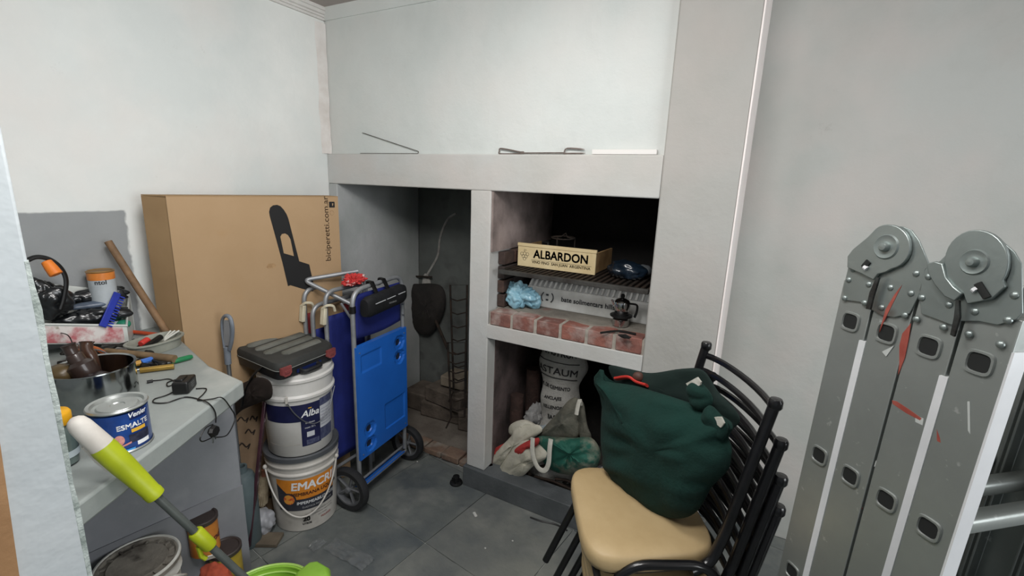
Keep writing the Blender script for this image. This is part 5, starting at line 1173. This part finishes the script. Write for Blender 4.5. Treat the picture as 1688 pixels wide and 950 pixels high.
# ================================================================== FLOOR ODDMENTS
c = PZ(752, 797, 0)
dr = root('rubber_base', (c.x-.0, c.y, .001), 'round black rubber base with a stub lying in front of the pillar', 'cap')
c = V((c.x, c.y+.0, .0008))
obj('disc', G().lathe([(.030, 0), (.033, .003), (.032, .008), (.024, .012), (.016, .013)], c, n=28), mat('black_rubber', '#111213'), dr)
obj('stub', G().lathe([(.014, .012), (.013, .030), (.017, .031), (.017, .040), (.010, .042), (0, .042)], c, n=20, cap=False), mat('black_rubber', '#111213'), dr)
for k in range(4): obj('lug', G().box(c+V((.018*math.cos(k*1.57+.4), .018*math.sin(k*1.57+.4), .020)), (.010, .006, .018), RZ(k*90+23)), mat('black_rubber', '#111213'), dr)
c = PZ(783, 850, 0); tag(obj('white_chip', G().box((c.x, c.y, .0045), (.030, .013, .007), RZ(-35)), mat('chip_white', '#c9c9c5', rough=.6), bevel=.002), 'small white chip lying on the slate floor', 'chip')
a, b = PZ(874, 853, .004), PZ(935, 875, .004)
tag(obj('black_cable', G().tube(smooth([a, a.lerp(b, .3)+V((0, .0, 0)), a.lerp(b, .65)+V((.004, .012, 0)), b], 5), .0035, 6), m_bp), 'short black cable on the floor beside the chair legs', 'cable')
m_film = mat('clear_film', '#cfd4d6', rough=.12, trans=.75, alpha=.55)
c = PZ(522, 905, 0); 
def film(px, py, w, d, s, lab):
    c = PZ(px, py, 0); g = G(); g.grid(lambda u, v: V((c.x+(u-.5)*w, c.y+(v-.5)*d, .004+.016*abs(noise.noise(V((u*4+s, v*4, s)))))), 14, 8)
    tag(obj('plastic_film', g, m_film, sharp=20), lab, 'film')
film(522, 900, .05, .06, 3, 'small clear plastic film flap standing near the green mop bucket'); film(575, 915, .22, .07, 7, 'long crumpled clear plastic film strip on the slate floor')
for k, (x, y) in enumerate(((678, 751), (688, 762), (800, 905), (845, 893))):
    c = PZ(x, y, 0); tag(obj('crumb', G().ico((c.x, c.y, .003), (.005, .004, .0025), 1, k), mat('chip_white', '#c9c9c5')), ['tiny pale crumb just behind the far cart wheel', 'tiny pale crumb right of the far cart wheel', 'tiny pale crumb on the floor in front of the plinth middle', 'tiny pale crumb on the floor near the black cable'][k], 'crumb', 'plaster crumbs on the floor')
# ================================================================== STACK OF CHAIRS
m_frame = mat('chair_black', '#0f0f11', '#17171a', rough=.28, scale=20, coat=.3)
m_vinyl = mat('vinyl_beige', '#bba47c', '#ae966d', rough=.5, scale=5, bump=.06, bscale=60, c3='#a38a62', s3=4, t3=(.6, .85))
def make_chair(label):
    o = root('stacking_chair', (0, 0, 0), label, 'chair', 'stacked dining chairs')
    L = lambda nm, g, mm, **k: obj(nm, g, mm, o, world=False, **k)
    # cushion: superellipse rings, wider at the front
    def ring(s, z, k=36):
        out = []
        for i in range(k):
            t = 2*math.pi*i/k; cx = math.copysign(abs(math.cos(t))**.42, math.cos(t)); sy = math.copysign(abs(math.sin(t))**.42, math.sin(t))
            y = .015+.168*sy*s; hw = (.172-.020*sy)*s; out.append(V((cx*hw+.012, y, z)))
        return out
    L('seat', G().loft([ring(.93, .338), ring(.985, .344), ring(1.0, .356), ring(1.0, .372), ring(.985, .383), ring(.95, .389), ring(.80, .393), ring(.45, .395), ring(.05, .3955)]), m_vinyl, sharp=60)
    L('seat_board', G().loft([ring(.90, .326), ring(.90, .338)]), m_frame)
    for s in (-1, 1):
        p = fillet([V((s*.183, .232, .790)), V((s*.180, .170, .45)), V((s*.182, .145, .372)), V((s*.196, .095, .362))], .035, 5)
        L('back_post', G().tube(p, .0125, 12), m_frame)
        L('post_cap', G().lathe([(.0125, -.012), (.0150, -.008), (.0150, .006), (.012, .011), (0, .012)], V((s*.183, .233, .790)), n=14, cap=False), m_frame)
        L('side_frame', G().tube(fillet([V((s*.200, -.200, .006)), V((s*.193, -.060, .372)), V((s*.193, .150, .378)), V((s*.203, .240, .006))], .06, 7), .0115, 12), m_frame)
    L('front_rail', G().tube([V((-.196, -.12, .33)), V((.196, -.12, .33))], .009, 8), m_frame)
    L('rear_rail', G().tube([V((-.198, .16, .345)), V((.198, .16, .345))], .009, 8), m_frame)
    for k in range(8):
        t = .030+k*.0455; z = .79-t; y = .232-.062*t/.34
        x = .181; bow = .045
        pts = [V((x*math.sin(a*math.pi/2), y+bow*(math.cos(a*math.pi/2)), z+.0)) for a in [-1+i/7 for i in range(15)]]
        L('back_slat', G().tube(pts, .0072, 8, flat=1.35, up=(0, 0, 1)), m_frame)
    return o
cb_ = V((.878, .478, 0)); base = V((-.014, 1.249, 0))-cb_*.23; rz = math.atan2(-.878, .478)
labs = ['topmost black chair with beige seat in the stack, carrying the green bag', 'second black chair from the top of the stack', 'third black chair from the top of the stack', 'lowest black chair of the stack, standing on the floor']
c0 = make_chair(labs[0])
for k, (dy, lift) in enumerate(((0, .264), (.028, .168), (.042, .078), (.050, .0))):
    c_ = c0 if k == 0 else copy_tree(c0)
    c_['label'] = labs[k]; q = base+cb_*dy; c_.location = (q.x, q.y, lift); c_.rotation_euler = (0, 0, rz)
# ---- green bag on the top seat
bo, b1 = V((-.035, 1.095, 0)), V((-.375, 1.285, 0)); bu = (bo-b1).normalized(); bn2 = V((bu.y, -bu.x, 0))
def BP(px, py, d=0):
    v = ray(px, py); t = (bo-EYEV).dot(bn2)/v.dot(bn2); return EYEV+v*t+bn2*d
m_gr = mat('bottle_green', '#063029', '#05251f', rough=.95, scale=5, bump=.25, bscale=90)
m_gri = mat('bottle_green_inside', '#061a17', '#08201b', rough=.85, scale=6)
sb = root('shopping_bag', BP(1110, 850).to_tuple(), 'dark green cloth shopping bag slumped on the topmost chair', 'bag')
def puff(name, outline, thick, mm, off=0, seed=1, wr=.004, back=.8, ctr=None):
    k = len(outline); c2 = ctr or (sum(p[0] for p in outline)/k, sum(p[1] for p in outline)/k)
    sm_ = smooth([V((p[0], p[1], 0)) for p in outline], 5, True)
    def ring(s, side):
        out = []
        for p in sm_:
            x = c2[0]+(p.x-c2[0])*s; y = c2[1]+(p.y-c2[1])*s
            w = noise.noise(V((x*.02+seed, y*.012, 0)))*wr*1.5+abs(noise.noise(V((x*.012+y*.02, y*.03-x*.01, seed))))*wr*2.0
            out.append(BP(x, y, off+side*thick*max(0, 1-s**2.6)**.55+w*(1 if s < .98 else .2)))
        return out
    ss = [.04, .15, .28, .42, .55, .67, .78, .87, .94, .98, 1.0]
    return obj(name, G().loft([ring(s, 1) for s in ss]+[ring(s, -back) for s in ss[::-1]]), mm, sb, sharp=80)
puff('front_panel', [(990, 609), (999, 627), (1030, 633), (1060, 640), (1136, 664), (1195, 689), (1208, 705), (1200, 722), (1206, 745), (1200, 775), (1173, 804), (1150, 842), (1121, 855), (1077, 845), (1047, 824), (1014, 790), (998, 760), (992, 718), (995, 655)], .060, m_gr, .0, 2, .012, ctr=(1100, 735))
puff('back_panel', [(990, 607), (1025, 613), (1060, 619), (1110, 612), (1144, 615), (1169, 650), (1205, 695), (1175, 720), (1100, 715), (1040, 690), (1003, 640)], .012, m_gri, -.035, 4, .006)
puff('top_fold', [(1141, 640), (1152, 626), (1172, 640), (1180, 660), (1170, 676), (1150, 668)], .018, m_gr, .012, 6, .006)
puff('side_fold', [(1178, 665), (1196, 680), (1209, 700), (1200, 722), (1178, 710), (1168, 684)], .02, m_gr, .02, 7, .006)
g = G(); a = BP(1155, 629, .012)
obj('white_tag', G().loft([[BP(x, y, d) for x, y in ((1142, 629), (1160, 619), (1166, 627), (1165, 632), (1148, 638))] for d in (.020, .026)]), mat('tag_white', '#c9c8c0', '#a9a79c', rough=.7, scale=40), sb)
obj('white_tag', G().loft([[BP(x, y, d) for x, y in ((1193, 682), (1204, 682), (1209, 692), (1204, 699), (1195, 692))] for d in (.030, .036)]), mat('tag_white', '#c9c8c0'), sb)
tag(obj('red_wrapper', G().tube(smooth([BP(1010, 626, -.012), BP(1030, 624, -.015), BP(1045, 632, -.012), BP(1062, 637, -.01)], 5), .009, 8, flat=.5), mat('red_plastic', '#c23a33')), 'red plastic wrapper sticking out of the green bag', 'wrapper')
tag(obj('brown_item', G().ico(BP(1043, 624, -.022), (.016, .012, .014), 3, 4, .1, 20), mat('brown_thing', '#4a2f26', rough=.6)), 'small brown item next to the red wrapper in the green bag', 'item')

# ================================================================== LADDER
m_al = mat('ladder_aluminium', '#a4a9a6', '#8f9491', rough=.36, metal=.6, scale=3, thr=(.3, .7), bump=.05, bscale=30, c3='#b9bcba', s3=40, t3=(.66, .72), rvar=.12)
m_alb = mat('ladder_gleam_white', '#f2f3f5', '#e6e8ea', rough=.3, metal=.25, scale=6)  # gleam on the flanges, put into a near-white colour
m_hin = mat('hinge_steel', '#9fa8a6', '#8a9391', rough=.38, metal=.7, scale=5, thr=(.3, .7), bump=.08, bscale=25, c3='#6f6560', s3=9, t3=(.66, .8))
m_hole2 = mat('hole_dark', '#1c1e1d', rough=.8)
m_paint = mat('red_paint', '#8f4238', '#a3564a', rough=.6, scale=30)
m_wpaint = mat('white_paint_drip', '#b9bdba', rough=.6)
ld = V((.658, -.753, 0)); ln = V((.753, .658, 0)); L0 = V((.167, 1.026, 1.272))
la = root('folding_ladder', (.36, 1.06, .0), 'folded aluminium multi-section ladder with paint splashes standing at the right', 'ladder')
up = V((.02, 0, 1)).normalized()
def LP(i, z, dn=0, dd=0): return L0+ld*(i*.0675+dd)+up*((z-1.272)/up.z)+ln*dn
def hexr(c, hw, hd):   # rectangle ring in (ld, ln)
    return [c+ld*(a*hw)+ln*(b*hd) for a, b in ((-1, -1), (1, -1), (1, 1), (-1, 1))]
LW = .34
for side in (0, 1):
    for i in range(4):
        dn = LW*side
        # C-channel rail: web outwards, two flanges inwards
        s = 1 if side == 0 else -1
        def sec(z):
            c = LP(i, z, dn)
            pr = [(-.0315, 0), (.0315, 0), (.0315, .026), (.0275, .026), (.0275, .003), (-.0275, .003), (-.0275, .026), (-.0315, .026)]
            return [c+ld*a+ln*(b*s) for a, b in pr]
        obj('rail', G().loft([sec(.03), sec(1.345)]), m_al, la, bevel=.0012)
        if side == 0 and i in (0, 2):
            def sec2(z):
                c = LP(i, z, 0, .0335); return [c+ld*a+ln*b for a, b in ((-.007, -.004), (.0035, -.0015), (.0035, .012), (-.007, .012))]
            obj('edge_strip', G().loft([sec2(.03), sec2(1.245 if i == 0 else 1.235)]), m_alb, la)
        if i == 3 and side == 0:
            def sec3(z):
                c = LP(i, z, 0, .0318); return [c+ld*a+ln*b for a, b in ((0, -.002), (.003, -.002), (.003, .027), (0, .027))]
            obj('front_flange', G().loft([sec3(.03), sec3(1.30)]), m_alb, la)
        obj('rail_foot', G().loft([[LP(i, z, dn+.012*s)+ld*a+ln*b for a, b in ((-.033, -.016), (.033, -.016), (.033, .018), (-.033, .018))] for z in (.002, .05)]), m_bp, la, bevel=.003)
def rsq(c, r, k=6, rr=.35):
    o_ = []
    for i in range(20):
        t = 2*math.pi*i/20; x = math.copysign(abs(math.cos(t))**.55, math.cos(t)); y = math.copysign(abs(math.sin(t))**.55, math.sin(t))
        o_.append(c+ld*(x*r)+up*(y*r))
    return o_
for i in range(4):
    for k in range(5):
        z = 1.272-.28*k
        if z < .1: continue
        c = LP(i, z)
        rg = obj('rung', G().loft([rsq(c+ln*.004, .0145), rsq(c+ln*(LW-.004), .0145)]), m_al, la, sharp=30)
        obj('rung_socket', G().loft([rsq(c-ln*.0005, .0185), rsq(c-ln*.0035, .0175), rsq(c-ln*.0035, .0145), rsq(c-ln*.0002, .0130)], False, False), m_al, rg)
        obj('rung_bore', G().loft([rsq(c-ln*.0011, .0138), rsq(c-ln*.0006, .0138)]), m_hole2, rg)
def LQ(px, py, d=0):
    q0 = L0; v = ray(px, py); N_ = ln; t = (q0-EYEV).dot(N_)/v.dot(N_); return EYEV+v*t-ln*d
def plate(name, poly, d0, d1, mm, parent, **k):
    return obj(name, G().loft([[LQ(x, y, d) for x, y in poly] for d in (d0, d1)]), mm, parent, **k)
Z4 = lambda pts: [(1300+x*.3157, 340+y*.3157) for x, y in pts]
def arc(cx, cy, r, a0, a1, n=14): return [(cx+r*math.cos(math.radians(a0+(a1-a0)*i/n)), cy+r*math.sin(math.radians(a0+(a1-a0)*i/n))) for i in range(n+1)]
def hinge(pl_back, pl_front, disc, slot, lab):
    h = plate('hinge_plate', Z4(pl_back), .001, .0035, m_hin, la, bevel=.0006, sharp=25)
    plate('hinge_cover', Z4(pl_front), .0045, .011, m_hin, h, bevel=.0012, sharp=25)
    cx, cy, r = disc
    c = LQ(1300+cx*.3157, 340+cy*.3157)
    px2 = LQ(1300+(cx+r)*.3157, 340+cy*.3157); R_ = (px2-c).length*1.0
    Rl = Matrix((ld, up, -ln)).transposed()
    obj('dished_boss', G().lathe([(R_*1.5, .011), (R_*1.35, .0135), (R_*.95, .0120), (R_*.6, .0125), (R_*.55, .018), (R_*.40, .0205), (0, .021)], c, Rl, n=32, cap=False), m_hin, h)
    q = [LQ(1300+x*.3157, 340+y*.3157, .0125) for x, y in slot]
    obj('release_slot', G().tube(q, .0055, 6, flat=.5, up=ln), m_hole2, h)
    obj('release_pin', G().tube([LQ(1300+x*.3157, 340+y*.3157, .0125) for x, y in ((slot[0][0]-22, slot[0][1]+28), (slot[0][0]-8, slot[0][1]+40))], .0045, 8), m_alb, h)
    return h
A_back = [(332, 262), (385, 205), (440, 160), (520, 110), (600, 105), (650, 125), (690, 180), (720, 250), (745, 312), (722, 330), (700, 440), (640, 560), (560, 580), (490, 570), (440, 540), (380, 500), (300, 490), (290, 440)]
A_front = [(332, 262), (360, 225), (440, 160), (480, 118)]+arc(545, 212, 116, -115, 80, 16)+[(530, 345), (490, 355), (468, 385), (400, 350), (330, 320)]
h1 = hinge(A_back, A_front, (536, 212, 46), ((448, 288), (420, 320)), '')
B_back = [(745, 312), (800, 285), (850, 235), (900, 190), (960, 158), (1040, 150), (1120, 180), (1190, 240), (1225, 300), (1229, 560), (1200, 590), (1100, 620), (1000, 600), (905, 600), (860, 620), (700, 560), (690, 440), (722, 330)]
B_front = arc(1010, 292, 168, -200, 35, 20)+[(1160, 420), (1090, 485), (960, 510), (940, 455), (890, 415), (850, 370)]
h2 = hinge(B_back, B_front, (1000, 292, 56), ((1022, 402), (1072, 478)), '')
plate('curved_stop', Z4([(758, 300), (800, 288), (842, 300), (860, 370), (900, 420), (945, 455), (905, 495), (850, 470), (800, 410), (765, 350)]), .008, .015, m_hin, h2, bevel=.0015)
for pts, hh in (([(345, 290), (345, 330), (322, 385), (427, 408), (300, 480), (404, 505), (540, 425), (648, 455), (495, 530), (615, 570), (675, 352)], h1), ([(740, 368), (705, 478), (676, 590), (847, 515), (817, 632), (1190, 465), (982, 550), (1155, 595), (950, 668), (1115, 722), (975, 475)], h2)):
    for x, y in pts:
        x_, y_ = 1300+x*.3157, 340+y*.3157; c = LQ(x_, y_, .003)
        obj('rivet', G().lathe([(.0055, 0), (.0050, .002), (.003, .0035), (0, .004)], c, Matrix((ld, up, -ln)).transposed(), n=10, cap=False), m_hin, hh)
# latch levers in the gaps between the rails
for pts, hh in (([(495, 372), (510, 372), (480, 470), (462, 540), (440, 535), (460, 450)], h1), ([(915, 488), (932, 492), (935, 580), (905, 680), (885, 670), (905, 580)], h2)):
    plate('latch_bar', Z4(pts), .012, .016, mat('latch_dark', '#4f5352', '#33302e', rough=.4, metal=.6, scale=30), hh)
# paint on the ladder
for k, poly in enumerate(([(1503, 533), (1489, 550), (1484, 570), (1484, 600), (1482, 618), (1493, 590), (1499, 560)], [(1472, 660), (1480, 662), (1500, 675), (1521, 690), (1518, 693), (1495, 681), (1473, 666)], [(1546, 708), (1551, 722), (1555, 744), (1550, 741), (1546, 725)], [(1508, 826), (1516, 830), (1520, 834), (1511, 831)], [(1535, 838), (1545, 842), (1562, 852), (1572, 838), (1571, 862), (1565, 876), (1548, 862), (1540, 850)], [(1376, 918), (1383, 930), (1392, 935), (1388, 950), (1380, 948), (1377, 935)], [(1419, 832), (1423, 838), (1412, 856), (1409, 852)], [(1463, 510), (1478, 485), (1490, 470), (1480, 490), (1460, 530), (1452, 548)])):
    d = .0035 if k == 7 else .0015
    plate('red_paint_splash', poly, d*.6, d+.0006, m_paint, la)
for poly in ([(1445, 760), (1460, 752), (1452, 764), (1442, 770)], [(1460, 750), (1515, 728), (1512, 735), (1465, 753)], [(1510, 685), (1524, 690), (1518, 728), (1511, 730)], [(1596, 662), (1600, 662), (1601, 716), (1597, 710)], [(1415, 875), (1428, 882), (1420, 884)], [(1450, 872), (1463, 855), (1457, 880)], [(1485, 802), (1492, 800), (1480, 832)], [(1455, 580), (1475, 570), (1462, 588)]):
    plate('pale_paint_splash', poly, .0008, .0019, m_wpaint, la)
